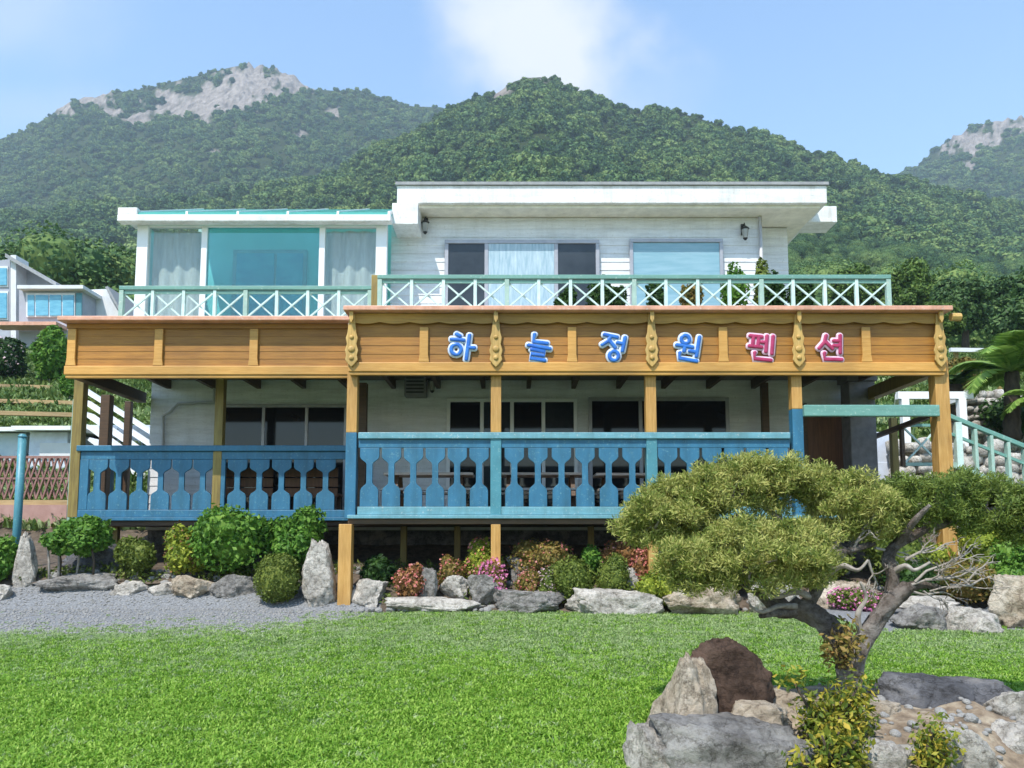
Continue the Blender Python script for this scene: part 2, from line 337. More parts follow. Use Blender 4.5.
M['grassrough'] = leafmat('rough slope grass blade', [(.04, .085, .014), (.10, .17, .03), (.22, .28, .07)], .3, .6, objrand=.4)
M['grasspale'] = leafmat('pale grass blade', [(.19, .31, .09), (.33, .45, .17), (.48, .56, .29)], .35, .6, objrand=.3)
M['grass'] = leafmat('grass blade', [(.09, .215, .016), (.225, .41, .04), (.42, .58, .11)], .35, .5, objrand=.3)

# ------------------------------------------------------------------ foliage builders
rng = np.random.default_rng(11)
def leaf_arrays(blobs, n, size, rad=(.55, 1.0), updir=.25, jitter=.8, lens=1.6, seed=0, fold=.25, lump=.0, radial=None):
    """n leaves spread through the shells of the blobs [(cx,cy,cz,rx,ry,rz)]; returns (verts, quads)"""
    g = np.random.default_rng(seed); bl = np.array(blobs, float)
    wt = (bl[:,3]*bl[:,5]+bl[:,3]*bl[:,4]); wt = wt/wt.sum(); bi = g.choice(len(bl), n, p=wt)
    d = g.normal(size=(n,3)); d /= np.linalg.norm(d, axis=1)[:,None]
    r = rad[0]+(rad[1]-rad[0])*g.random(n)**.6
    if lump:
        for fr, ph in ((2.7, 1.0), (4.3, 2.3), (7.1, .4)):
            r *= 1+lump*np.sin(d[:,0]*fr+ph+bi)*np.sin(d[:,1]*fr+2*ph+bi*2)*np.cos(d[:,2]*fr-ph)
    c = bl[bi,:3]+d*bl[bi,3:6]*r[:,None]
    nr = d/bl[bi,3:6]; nr /= np.linalg.norm(nr, axis=1)[:,None]
    nr = nr+np.array([0,0,updir])+g.normal(size=(n,3))*jitter; nr /= np.linalg.norm(nr, axis=1)[:,None]
    if radial is not None:
        t = d*radial+np.array([0,0,.4])+g.normal(size=(n,3))*.75; t /= np.linalg.norm(t, axis=1)[:,None]
        b = np.cross(t, g.normal(size=(n,3))); b /= np.linalg.norm(b, axis=1)[:,None]; nr = np.cross(b, t)
    else:
        t = np.cross(nr, g.normal(size=(n,3))); t /= np.linalg.norm(t, axis=1)[:,None]; b = np.cross(nr, t)
    s = size*(.6+.8*g.random(n))[:,None]
    v = np.stack([c-t*s*lens*.5, c+b*s*.5-nr*s*fold*.5, c+t*s*lens*.5, c-b*s*.5-nr*s*fold*.5], 1).reshape(-1,3)
    q = np.arange(n*4).reshape(-1,4)
    return v, q
def mesh_np(name, v, q, extra=None):
    v = v.tolist(); q = q.tolist()
    if extra:
        o = len(v); v += extra[0]; q += [tuple(i+o for i in f) for f in extra[1]]
    me = bpy.data.meshes.new(name); me.from_pydata(v, [], q); return me
_ico = {}
def ico(sub):
    if sub not in _ico:
        bm = bmesh.new(); bmesh.ops.create_icosphere(bm, subdivisions=sub, radius=1)
        _ico[sub] = ([tuple(x.co) for x in bm.verts], [tuple(y.index for y in f.verts) for f in bm.faces]); bm.free()
    return _ico[sub]
def cores(blobs, k=.62, sub=2):
    vs, fs = [], []; iv, jf = ico(sub)
    for (cx,cy,cz,rx,ry,rz) in blobs:
        o = len(vs)
        for p in iv:
            m = k*(1+.22*nz(p[0]*2+cx*3, p[1]*2+cz*2, p[2]*2)); vs.append((cx+p[0]*rx*m, cy+p[1]*ry*m, cz+p[2]*rz*m))
        fs += [tuple(i+o for i in f) for f in jf]
    return vs, fs
def foliage(name, blobs, n, size, mat, parent=None, core=.6, **kw):
    v, q = leaf_arrays(blobs, n, size, **kw)
    return link(name, mesh_np(name, v, q, cores(blobs, core) if core else None), mat, parent)
def lumps(c, r, k, seed, spread=.55, rs=(.4, .62), body=.72):
    """break one ellipsoid into k smaller lumps plus its body"""
    g = random.Random(seed); o = [(c[0], c[1], c[2], r[0]*body, r[1]*body, r[2]*body)]
    for i in range(k):
        th = g.uniform(0, 6.28); ph = g.uniform(-.35, 1.2); s = g.uniform(*rs)
        o.append((c[0]+math.cos(th)*math.cos(ph)*r[0]*spread, c[1]+math.sin(th)*math.cos(ph)*r[1]*spread, c[2]+math.sin(ph)*r[2]*spread, r[0]*s, r[1]*s, r[2]*s))
    return o

# ------------------------------------------------------------------ the lie of the land
FAR = [(0, 0), (12.3, .531), (13.3, 1.0), (15, 1.2), (16.2, 1.75), (20, 3.3), (30, 7.2), (45, 12.4), (60, 16.0), (80, 16.0), (2000, 10)]
def ground(x, y):
    if y <= 12.0: z = .0432*max(y, -40)
    else: z = lerp_tab(FAR, y)
    left = sm(-2.6, -4.2, x)
    if y > 9: z += left*.03*sm(10.0, 12.9, y)*(1-sm(14, 16, y))
    if 8 < y < 14: z += (1-left)*sm(12.2, 12.9, y)*.05
    if y > 16: z += .3*nz(x*.15, y*.15)
    if y < 12: z += .02*nz(x*.5, y*.5)*sm(2, 6, y)
    return z
def sheet(name, xs, ys, fz, mat, keep=None):
    vs = [(x, y, fz(x, y)) for y in ys for x in xs]; n = len(xs); fs = []
    for j in range(len(ys)-1):
        for i in range(n-1):
            if keep and not keep((xs[i]+xs[i+1])/2, (ys[j]+ys[j+1])/2): continue
            fs.append((j*n+i, j*n+i+1, (j+1)*n+i+1, (j+1)*n+i))
    me = bpy.data.meshes.new(name); me.from_pydata(vs, [], fs)
    return link(name, me, mat, None, True)
def axis(a, b, s): 
    n = max(1, int(round((b-a)/s))); return [a+(b-a)*i/n for i in range(n+1)]
xs = [-1500, -600, -250, -120, -60, -30]+axis(-20, 20, .4)+[30, 60, 120, 250, 600, 1500]
ys = [-1500, -500, -150, -50, -15, -5]+axis(0, 24, .3)+[26, 29, 33, 38, 44, 50, 60, 75, 120, 300, 800, 2000]
tag(sheet('ground', xs, ys, lambda x, y: ground(x, y)-(.02 if y < 13 else 0), M['ground']), kind='structure')
def gravel_front(x): return 10.55+max(0, (x+8))*.16+.25*nz(x*.7, 3.3)
def is_gravel(x, y): return x < -1.9+.4*nz(y*2, 1.1) and gravel_front(x)-1.6+.5*nz(x*2, y*2) < y < 13.0
tag(sheet('lawn', axis(-9, 9, .2), axis(1.5, 12.1, .2), lambda x, y: ground(x, y)-.006, M['lawn']), kind='structure')
tag(sheet('gravel_path', axis(-11, -1.8, .12), axis(9.6, 13.1, .12), lambda x, y: ground(x, y)+.006+.008*nz(x*6, y*6), M['gravel'], is_gravel), kind='structure')
def right_bed(x, y): return x > 4.55+.25*nz(y*2, 5) and y > 10.25+.2*nz(x*1.5, 2)
tag(sheet('garden_bed', axis(4.2, 12, .15), axis(9.9, 12.15, .12), lambda x, y: ground(x, y)+.006+.05*sm(10.2, 11.5, y)+.02*nz(x*4, y*4), M['gravel'], right_bed), kind='structure')
tag(sheet('garden_bed', axis(-12, 12, .2), axis(12.0, 16.2, .15), lambda x, y: ground(x, y)+.004+.05*nz(x*2.2, y*2.2)*sm(12.0, 12.4, y)+.05*sm(12.0, 12.3, y), M['soil'], lambda x, y: x > -2.0 or y > 12.85), kind='structure')

# ------------------------------------------------------------------ mountains and their woods
def instancer(name, pts, sc, protos, kind='stuff', tilt=.12):
    me = bpy.data.meshes.new(name); me.from_pydata([tuple(p) for p in pts], [], [])
    a = me.attributes.new('sc', 'FLOAT', 'POINT'); a.data.foreach_set('value', [float(x) for x in sc])
    o = bpy.data.objects.new(name, me); col.objects.link(o)
    c = bpy.data.collections.new(name+'_kinds')
    for p in protos: c.objects.link(p)
    g = bpy.data.node_groups.new(name+'_scatter', 'GeometryNodeTree')
    g.interface.new_socket('Geometry', in_out='INPUT', socket_type='NodeSocketGeometry')
    g.interface.new_socket('Geometry', in_out='OUTPUT', socket_type='NodeSocketGeometry')
    gi = g.nodes.new('NodeGroupInput'); go = g.nodes.new('NodeGroupOutput')
    ci = g.nodes.new('GeometryNodeCollectionInfo'); ci.inputs[0].default_value = c; ci.inputs['Separate Children'].default_value = True; ci.inputs['Reset Children'].default_value = True
    ip = g.nodes.new('GeometryNodeInstanceOnPoints'); ip.inputs['Pick Instance'].default_value = True
    rv = g.nodes.new('FunctionNodeRandomValue'); rv.data_type = 'FLOAT_VECTOR'
    rv.inputs[0].default_value = (-tilt, -tilt, 0); rv.inputs[1].default_value = (tilt, tilt, 6.283)
    ri = g.nodes.new('FunctionNodeRandomValue'); ri.data_type = 'INT'; ri.inputs[4].default_value = 0; ri.inputs[5].default_value = len(protos)-1; ri.inputs['Seed'].default_value = 5
    na = g.nodes.new('GeometryNodeInputNamedAttribute'); na.data_type = 'FLOAT'; na.inputs[0].default_value = 'sc'
    l = g.links
    l.new(gi.outputs[0], ip.inputs['Points']); l.new(ci.outputs[0], ip.inputs['Instance']); l.new(ri.outputs[2], ip.inputs['Instance Index'])
    l.new(rv.outputs[0], ip.inputs['Rotation']); l.new(na.outputs[0], ip.inputs['Scale']); l.new(ip.outputs[0], go.inputs[0])
    md = o.modifiers.new('scatter', 'NODES'); md.node_group = g
    return tag(o, kind=kind)
def proto(name, me, mat):
    me.materials.clear(); me.materials.append(mat); return bpy.data.objects.new(name, me)
crowns = []
for k in range(6):
    g = random.Random(40+k)
    bl = lumps((0, 0, .5), (1, g.uniform(.75, 1), g.uniform(.6, 1.0)), 11, 60+k, .68, (.24, .5))
    v, q = leaf_arrays(bl, 900, .17, (.7, 1.05), .3, .55, 1.3, 80+k, lump=.12)
    crowns.append(proto('tree_crown', mesh_np('crown', v, q, cores(bl, .8, 2)), M['lf_forest']))

def ridge_t(tab, px): 
    py = lerp_tab(tab, px); yc = -(py-CY)/F
    return (math.sin(PITCH)+yc*math.cos(PITCH))/(math.cos(PITCH)-yc*math.sin(PITCH))
RID_A = [(-300,235),(-100,222),(0,214),(100,206),(200,198),(270,188),(330,170),(400,136),(440,114),(475,102),(498,90),(515,81),(530,77),(545,77),(570,86),(592,96),(620,106),(650,113),(680,112),(705,117),(740,130),(765,134),(800,147),(830,155),(850,158),(870,168),(900,177),(925,182),(960,190),(1024,206),(1150,235),(1350,270)]
RID_B = [(-300,185),(-150,165),(-60,150),(0,132),(30,114),(52,99),(85,93),(110,91),(135,87),(165,79),(190,74),(212,68),(228,66),(245,67),(262,68),(280,78),(300,89),(325,91),(350,90),(380,99),(400,106),(430,107),(480,112),(560,135),(700,190)]
RID_C = [(800,225),(870,196),(905,178),(930,170),(948,155),(965,143),(985,131),(1003,124),(1024,120),(1060,118),(1110,140),(1200,190),(1400,240)]
def hill(name, tab, D0, Dr, Dback, t0, pw, px0, px1, npx, nD, rocks, rough, seed):
    pxs = np.linspace(px0, px1, npx); Ds = list(D0+(Dr-D0)*np.linspace(0, 1, nD)**1.15)+[Dr*1.06, Dr*1.18, Dback]
    def zf(px, D, fine=True):
        tr = ridge_t(tab, px); s = min(1, max(0, (D-D0)/(Dr-D0)))
        b = t0(px) if callable(t0) else t0; b = min(b, tr-.02)
        z = CAMZ+(b+(tr-b)*s**pw)*min(D, Dr)
        if D > Dr: z -= (D-Dr)*.45
        x = (px-CX)/F*D
        amp = rough*D*math.sin(math.pi*min(1, s)*.98+.02) if D <= Dr else 0
        z += amp*(nz(x/70+seed, D/70)+.5*nz(x/30+seed, D/30)+.25*nz(x/12, D/12+seed))
        return z
    def rock(px, D):
        z = zf(px, D); th = (z-CAMZ)/D
        a = math.atan(th)-PITCH; py = CY-F*math.tan(a)
        r = 0
        for (rx, ry, wx, wy) in rocks:
            d = ((px-rx)/wx)**2+((py-ry)/wy)**2
            r = max(r, 1.08-d+1.2*nz(px*.055, py*.08, seed)+1.1*nz(px*.16, py*.2, seed))
        return r
    vs = []; rk = []
    for D in Ds:
        for px in pxs:
            z = zf(px, D); r = sm(.2, .6, rock(px, D)) if rocks else 0
            x = (px-CX)/F*D
            if r > 0: z += r*D*.0068*(abs(nz(x/16, D/22, 3))*2+abs(nz(x/6, D/9, 7))-.6)
            vs.append((x, D, z)); rk.append(r)
    n = len(pxs); fs = [(j*n+i, j*n+i+1, (j+1)*n+i+1, (j+1)*n+i) for j in range(len(Ds)-1) for i in range(n-1)]
    me = bpy.data.meshes.new(name); me.from_pydata(vs, [], fs)
    at_ = me.attributes.new('rock', 'FLOAT', 'POINT'); at_.data.foreach_set('value', rk)
    o = link(name, me, M['hillrock'], None, not rocks); tag(o, kind='structure')
    return zf, rock
m, nt_, b_ = newmat('hill with bare granite')
att = nt_.nodes.new('ShaderNodeAttribute'); att.attribute_name = 'rock'
n1 = noise_node(nt_, .05, 9, .7); n2 = noise_node(nt_, .13, 9, .78, (1, 1, .4))
cr = ramp(nt_, n2.outputs[0], [(.32, (.09, .08, .075)), (.48, (.23, .20, .175)), (.68, (.40, .355, .315))])
cg = ramp(nt_, n1.outputs[0], [(.3, (.018, .03, .010)), (.7, (.045, .065, .02))])
mx_ = nt_.nodes.new('ShaderNodeMix'); mx_.data_type = 'RGBA'; nt_.links.new(att.outputs['Fac'], mx_.inputs[0]); nt_.links.new(cg, mx_.inputs[6]); nt_.links.new(cr, mx_.inputs[7])
nt_.links.new(mx_.outputs[2], b_.inputs['Base Color']); b_.inputs['Roughness'].default_value = .95; b_.inputs['Specular IOR Level'].default_value = .1
bump(nt_, b_, n2.outputs[0], .8, 2.5)
M['hillrock'] = m
rocksB = [(235,84,50,24),(268,82,38,15),(205,100,46,20),(172,108,50,16),(150,98,22,9),(65,97,32,12),(38,107,24,11),(125,120,20,7),(325,112,10,7),(205,152,9,6),(292,133,8,4),(95,112,10,5)]
rocksC = [(990,137,30,18),(1015,130,32,17),(965,152,14,9),(1060,130,30,16),(985,165,10,5)]
rocksA = [(505,92,9,6),(535,82,12,4),(677,147,7,4)]
zA, rkA = hill('mountain', RID_A, 48, 470, 800, .20, .80, -280, 1330, 240, 90, rocksA, .012, 3.3)
zB, rkB = hill('mountain', RID_B, 260, 850, 1500, lambda px: .2, .9, -290, 690, 330, 110, rocksB, .010, 9.1)
zC, rkC = hill('mountain', RID_C, 320, 900, 1500, .2, .9, 810, 1390, 200, 80, rocksC, .010, 5.7)
def wood_pts(zf, rock, rocks, D0, Dr, px0, px1, n, r, seed, bias=2.0, sink=.15):
    g = random.Random(seed); P, S = [], []
    while len(P) < n:
        D = (D0**bias+(Dr**bias-D0**bias)*g.random())**(1/bias); px = g.uniform(px0, px1)
        if rocks and rock(px, D) > .25+g.uniform(-.12, .25): continue
        s = r*(.45+1.15*g.random()**1.4)*(1.0+.55*nz(px*.025, D*.025, seed)); 
        if D > .96*Dr: s *= .8
        P.append(((px-CX)/F*D, D, zf(px, D)-s*sink)); S.append(s)
    return P, S
P, S = wood_pts(zA, rkA, rocksA, 260, 478, -260, 1310, 9000, 3.7, 1, 1.8)
instancer('hillside_forest', P, S, crowns)
fine = []
for k in range(4):
    bl = lumps((0, 0, .55), (1, 1, .9), 16, 160+k, .68, (.22, .42))
    v, q = leaf_arrays(bl, 20000, .030, (.7, 1.06), .3, .6, 1.5, 180+k, lump=.12)
    fine.append(proto('tree_crown', mesh_np('crown', v, q, cores(bl, .8, 2)), M['lf_forest']))
P, S = wood_pts(zA, rkA, rocksA, 52, 270, -260, 1310, 3600, 3.8, 1, 1.8)
instancer('hillside_forest', P, S, fine)
P, S = wood_pts(zB, rkB, rocksB, 300, 858, -270, 660, 13500, 3.7, 2)
instancer('hillside_forest', P, S, crowns)
P, S = wood_pts(zC, rkC, rocksC, 420, 905, 840, 1380, 5200, 3.8, 3)
instancer('hillside_forest', P, S, crowns)
# ---- air
HAZE_DENSITY = 0.00036
hz = MB().box(-1700, 1700, -1600, 1650, -60, 560).build('haze', bpy.data.materials.new('air'))
hm = hz.data.materials[0]; hm.use_nodes = True; hn = hm.node_tree
for n in list(hn.nodes): hn.nodes.remove(n)
ho = hn.nodes.new('ShaderNodeOutputMaterial'); hv = hn.nodes.new('ShaderNodeVolumePrincipled')
hv.inputs['Color'].default_value = (.66, .84, 1.0, 1); hv.inputs['Density'].default_value = HAZE_DENSITY; hv.inputs['Anisotropy'].default_value = .0
hn.links.new(hv.outputs[0], ho.inputs['Volume']); tag(hz, kind='stuff')

# ------------------------------------------------------------------ the house
YW = 15.5                      # front wall plane
FL = AZ(515, 12.5)             # deck floor, about 2.0
UP = 5.08                      # balcony floor
def clap(mb, x0, x1, z0, z1, y, step=.17, lip=.012, holes=()):
    z = z0
    while z < z1-1e-4:
        e = min(z+step, z1); mb.prism_x([(y-lip, z), (y, e), (y+.03, e), (y+.03, z)], x0, x1); z = e
    return mb
house = empty('house', (0, 18, ground(0, 15.5)), 'white two storey house with horizontal siding and flat white roof behind the wooden veranda', 'house')
hx0 = AX(150, 430, YW); hx1 = AX(846, 430, YW); ux0 = AX(391, 260, YW); ux1 = AX(763, 260, YW)
MB().box(hx0+.02, hx1-.02, YW+.05, 23, .4, FL-.2).build('foundation', M['darkrock'], house)  # dark stone colour paints the shade under the deck onto the foundation
mb = MB().box(hx0, hx1, YW+.032, 23, FL-.197, 5.0); clap(mb, hx0-.001, hx1+.001, FL-.19, 4.75, YW); mb.build('lower_wall', M['siding'], house)
YF0 = 14.95
RZ = AZ(206, YF0)             # underside of the main roof
mb = MB().box(ux0, ux1, YW+.032, 23, 5.003, RZ-.004); clap(mb, ux0-.001, ux1+.001, UP, RZ-.01, YW); mb.build('upper_wall', M['siding'], house)
bx1 = AX(788, 260, 16.0)
mb = MB().box(ux1+.003, bx1, 16.032, 23, 5.003, RZ-.01); clap(mb, ux1+.004, bx1+.001, UP, RZ-.02, 16.0); mb.build('set_back_wall', M['siding'], house)
rx0 = AX(397, 195, YF0); rx1 = AX(827, 195, YF0); RT = AZ(184, YF0)
roof = MB().box(rx0, rx1, YF0, 23.5, RZ+.06, RT-.03).build('roof', M['roofwhite'], house, bevel=.012)
MB().box(rx0+.1, rx1-.1, YF0+.1, 23.4, RZ, RZ+.057).build('soffit', M['soffit'], roof)
MB().box(rx0-.03, rx1+.03, YF0-.04, 23.55, RT-.027, RT+.03).build('roof_edge', M['rooftop'], roof)
# lower side roofs at both ends
sr = MB().box(AX(783, 215, 15.75), AX(837, 215, 15.75), 15.75, 16.35, AZ(222, 15.75), AZ(206, 15.75)).build('side_roof', M['roofwhite'], house, bevel=.01)
x0 = AX(378, 212, 14.8)
MB().box(AX(392, 212, 14.8), AX(418, 212, 14.8), 14.8, 19, AZ(224, 14.8), RZ-.003).build('side_roof', M['roofwhite'], house, bevel=.01)
def window(x0, x1, z0, z1, y, panes, fmat, pmats, fw=.06, parent=None, label=None, sill=True):
    """frame with mullions, one pane per bay; panes = list of x edges as fractions"""
    fr = MB(); yy = y-.075
    fr.box(x0, x1, yy, y-.02, z1-fw, z1); fr.box(x0, x1, yy, y-.02, z0, z0+fw)
    ed = [0]+panes+[1]; xs_ = [x0+(x1-x0)*e for e in ed]
    for k, x in enumerate(xs_):
        a = x if k == 0 else (x-fw if k == len(xs_)-1 else x-fw/2); fr.box(a, a+fw, yy+.004, y-.02, z0+fw, z1-fw)
    f = fr.build('window', fmat, parent, bevel=.006)
    if label: f['label'] = label
    for k in range(len(ed)-1):
        pm = pmats[k % len(pmats)]
        a = xs_[k]+(fw if k == 0 else fw/2); b = xs_[k+1]-(fw if k == len(ed)-2 else fw/2)
        MB().box(a+.002, b-.002, y-.045-.012*(k%2), y-.03, z0+fw, z1-fw).build('pane', pm, f)
    return f
def win_px(a, b, top, bot, y, panes, *args, **kw):
    return window(AX(a, top, y), AX(b, top, y), bot if bot < 50 else AZ(bot, y), AZ(top, y), y, panes, *args, parent=house, **kw)
win_px(445, 599, 241, UP+.02, YW-.02, [.27, .72], M['framegrey'], [M['panedark'], M['curtainblue'], M['panedark']], fw=.075, label='wide sliding window with lace curtain in its middle pane')
win_px(629, 722, 240, UP+.35, YW-.02, [], M['framegrey'], [M['paneblue']], fw=.07, label='single window with a pale blue blind')
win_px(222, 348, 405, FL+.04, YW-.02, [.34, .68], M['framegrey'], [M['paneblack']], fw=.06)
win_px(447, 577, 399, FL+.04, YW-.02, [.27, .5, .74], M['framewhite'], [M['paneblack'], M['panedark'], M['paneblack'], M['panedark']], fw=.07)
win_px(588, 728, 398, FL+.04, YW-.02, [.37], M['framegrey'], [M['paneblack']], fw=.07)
MB().tube([(ux1-.06, YW-.08, RZ-.02), (ux1-.06, YW-.08, UP+.01)], .035, 8).build('downpipe', M['pipe'], house, True)
d = MB().box(AX(806, 430, YW), AX(842, 430, YW), YW-.07, YW-.02, FL+.01, AZ(408, YW)).build('door', M['woodbrown'], house, bevel=.01)
MB().box(AX(809, 430, YW), AX(812, 430, YW), YW-.12, YW-.072, FL+.95, FL+1.15).build('handle', M['metalblack'], d)
MB().box(AX(806, 430, YW)-.12, AX(806, 430, YW)-.003, YW-.09, YW-.02, FL+.01, AZ(404, YW)).build('door_post', M['wooddark'], house)
# wall lamps, air box, pipe: small fittings of the house
def wall_lamp(px, py, Y, z0, label, s=1.0):
    p = at(px, py, Y); t = empty('wall_lamp', p, label, 'wall lamp', 'black lanterns on the house wall')
    MB().box(p.x-.04*s, p.x+.04*s, Y-.02, Y+.02, p.z-.08*s, p.z+.14*s).build('bracket', M['metalblack'], t, bevel=.004)
    MB().tube([(p.x, Y-.02, p.z+.08*s), (p.x, Y-.10, p.z+.12*s), (p.x, Y-.14, p.z+.05*s)], .012*s).build('arm', M['metalblack'], t)
    MB().tube([(p.x, Y-.14, p.z+.05*s), (p.x, Y-.14, p.z+.0), (p.x, Y-.14, p.z-.02*s)], [.02*s, .085*s, .08*s], 6).build('cap', M['metalblack'], t)
    MB().tube([(p.x, Y-.14, p.z-.025*s), (p.x, Y-.14, p.z-.2*s)], [.07*s, .045*s], 6).build('lantern_glass', M['lampglass'], t)
    MB().tube([(p.x, Y-.14, p.z-.2*s), (p.x, Y-.14, p.z-.24*s)], [.05*s, .02*s], 6).build('base_cap', M['metalblack'], t)
wall_lamp(426, 225, YW-.04, 0, 'black lantern on the upper white wall left of the sliding window')
wall_lamp(743, 231, YW-.04, 0, 'black lantern on the upper white wall right of the blue blind window')
wall_lamp(433, 382, YW-.04, 0, 'black lantern on the lower wall under the veranda roof')
a = at(404, 396, YW-.3); b = at(426, 374, YW-.3)
ac = MB().box(a.x, b.x, YW-.3, YW-.02, a.z, b.z).build('air_box', M['acgrey'], None, bevel=.02)
tag(ac, 'grey ventilation box fixed to the lower wall beside the black lantern', 'vent box')
g_ = MB()
for k in range(5): g_.box(a.x+.04, b.x-.04, YW-.312, YW-.301, a.z+.06+k*.07, a.z+.09+k*.07)
ac.location = (0, 0, 0); g_.build('grille', M['metalblack'], ac)
pp = MB().tube([at(163, 470, YW-.08), at(163, 416, YW-.08), at(170, 412, YW-.08), at(178, 404, YW-.08), at(214, 402, YW-.08), at(214, 378, YW-.08)], .03, 8).build('drain_pipe', M['pipe'], None, True)
tag(pp, 'grey bent drain pipe running along the lower wall at the left', 'pipe')

# ------------------------------------------------------------------ sunroom on the balcony
YS = 14.75
sun = empty('sunroom', (AX(260, 280, YS), YS, UP), 'glazed white framed sunroom with teal glass roof on the left of the balcony', 'sunroom')
sx0 = AX(134, 300, YS); sx1 = AX(386, 300, YS); st_ = AZ(219, YS)
def spx(p): return AX(p, 280, YS)
MB().box(sx0, sx0+.21, YS, YS+.14, UP, st_).build('corner_post', M['framewhite'], sun, bevel=.01)
MB().box(sx1-.21, sx1, YS, YS+.14, UP, st_).build('corner_post', M['framewhite'], sun, bevel=.01)
for p in (202.5, 321): MB().box(spx(p)-.055, spx(p)+.055, YS+.01, YS+.12, UP+.3, st_-.155).build('mullion', M['framewhite'], sun, bevel=.008)
MB().box(sx0+.212, sx1-.212, YS+.01, YS+.13, st_-.15, st_-.002).build('top_beam', M['framewhite'], sun, bevel=.008)
MB().box(sx0+.212, sx1-.212, YS+.005, YS+.13, UP, UP+.3).build('base_panel', M['framewhite'], sun)
zz0 = UP+.303; zz1 = st_-.153
MB().box(sx0+.215, spx(202.5)-.058, YS+.05, YS+.06, zz0, zz1).build('pane', M['clearglass'], sun)
MB().box(spx(202.5)+.058, spx(321)-.058, YS+.05, YS+.06, zz0, zz1).build('pane', M['tealglass'], sun)
MB().box(spx(321)+.058, sx1-.215, YS+.05, YS+.06, zz0, zz1).build('pane', M['clearglass'], sun)
rz1_ = AZ(221, YS-.25)+1.45
MB().box(sx0+.002, sx0+.05, YS+.142, 17.6, UP, st_-.01).build('side_wall', M['roomteal'], sun)
MB().box(sx0+.052, sx1, 17.5, 17.6, UP, rz1_).build('back_wall', M['roomteal'], sun)
def curtain(x0, x1, y):
    n = int((x1-x0)/.025); vs = []; fs = []
    for i in range(n+1):
        x = x0+(x1-x0)*i/n; yy = y+.03*math.sin(i*.55)+.015*math.sin(i*.21)
        vs += [(x, yy, UP+.2), (x, yy, st_-.16)]
    m = MB(); m.add(vs, [(2*i, 2*i+2, 2*i+3, 2*i+1) for i in range(n)]); return m.build('curtain', M['curtain'], sun, True)
curtain(sx0+.22, spx(202.5)+.03, YS+.22); curtain(spx(321)-.03, sx1-.22, YS+.22)
fx0 = AX(232, 270, 17.4); fx1 = AX(306, 270, 17.4)
f = MB().box(fx0, fx1, 17.44, 17.49, UP+.6, AZ(249, 17.4)).build('inner_window', M['framegrey'], sun)
MB().box(fx0+.09, (fx0+fx1)/2+.1, 17.42, 17.438, UP+.7, AZ(249, 17.4)-.09).build('pane', M['houseglass'], f)
MB().box((fx0+fx1)/2+.16, fx1-.08, 17.42, 17.438, UP+.7, AZ(249, 17.4)-.09).build('pane', M['houseglass'], f)
gx0 = AX(117, 215, YS-.25); gx1 = AX(391, 215, YS-.25); gz = AZ(221, YS-.25)
MB().box(gx0, gx1, YS-.25, YS-.05, gz, gz+.13).build('gutter', M['roofwhite'], sun, bevel=.015)
MB().box(gx0, sx0+.1, YS-.24, YS+.5, gz+.133, gz+.27).build('gutter_end', M['roofwhite'], sun, bevel=.015)
pxs_ = [136, 187, 238, 288, 338, 389]
ry0, rz0, ry1, rz1 = YS-.2, gz+.14, 17.7, gz+.14+1.40
for a, b in zip(pxs_, pxs_[1:]):
    x0 = AX(a, 210, YS-.2)+.025; x1 = AX(b, 210, YS-.2)-.025
    MB().prism_x([(ry0, rz0), (ry0, rz0+.05), (ry1, rz1+.05), (ry1, rz1)], x0, x1).build('roof_panel', M['frostedteal'], sun)
for a in pxs_:
    x = AX(a, 210, YS-.2)
    MB().prism_x([(ry0-.01, rz0), (ry0-.01, rz0+.07), (ry1, rz1+.07), (ry1, rz1)], x-.022, x+.022).build('roof_bar', M['framewhite'], sun)

# ------------------------------------------------------------------ veranda: deck, posts, panelled front
YM = 12.5; YL = 13.85; YFL = 12.95           # main front, left deck front, left fascia
ver = empty('veranda', (0, 14, ground(0, 13)), 'orange stained timber veranda with panelled front carrying the balcony', 'veranda')
mx0 = AX(349, 450, YM); mx1 = AX(945, 450, YM); lx0 = AX(76, 470, YL)
mb = MB().box(mx0, mx1, YM+.02, YW-.03, FL-.14, FL-.02); mb.box(lx0, mx0-.003, YL+.02, YW-.03, FL-.14, FL-.02)
mb.build('deck_floor', M['wooddark'], ver)
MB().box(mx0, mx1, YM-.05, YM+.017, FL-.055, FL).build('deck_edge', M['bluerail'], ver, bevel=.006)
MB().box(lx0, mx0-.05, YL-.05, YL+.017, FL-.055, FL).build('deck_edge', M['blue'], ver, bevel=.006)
FZ0 = AZ(375, 12.4); FZ1 = AZ(309, 12.4)
def square_post(px, Y, z0, z1, w_, mat, name='post', d_=None):
    x = AX(px, 450, Y); d_ = d_ or w_
    return MB().box(x-w_/2, x+w_/2, Y-d_/2, Y+d_/2, z0, z1).build(name, mat, ver, bevel=.008)
RT_M = AZ(432.5, YM)          # main railing top
MAINP = [352, 496, 651, 797]
for px in MAINP:
    square_post(px, YM+.08, (AZ(409, YM) if px == 797 else RT_M)+.003, FZ0+.3, .165, M['woodpost'])
    b = square_post(px, YM+.08, FL-.057, (AZ(409, YM) if px == 797 else RT_M), .17, M['blue'] if px in (352, 797) else M['tealpost'], 'painted_post')
square_post(348, YM+.02, ground(-2.5, 12.4)-.05, FL-.143, .20, M['woodpost'], 'support_post')
square_post(496, YM+.08, ground(0, 12.6)-.1, FL-.143, .15, M['woodpost'], 'support_post')
square_post(651, YM+.08, ground(2, 12.6)-.1, FL-.143, .15, M['woodpost'], 'support_post')
square_post(942, YM+.08, ground(6.6, 12.6)-.1, FZ0+.3, .22, M['woodpost'])
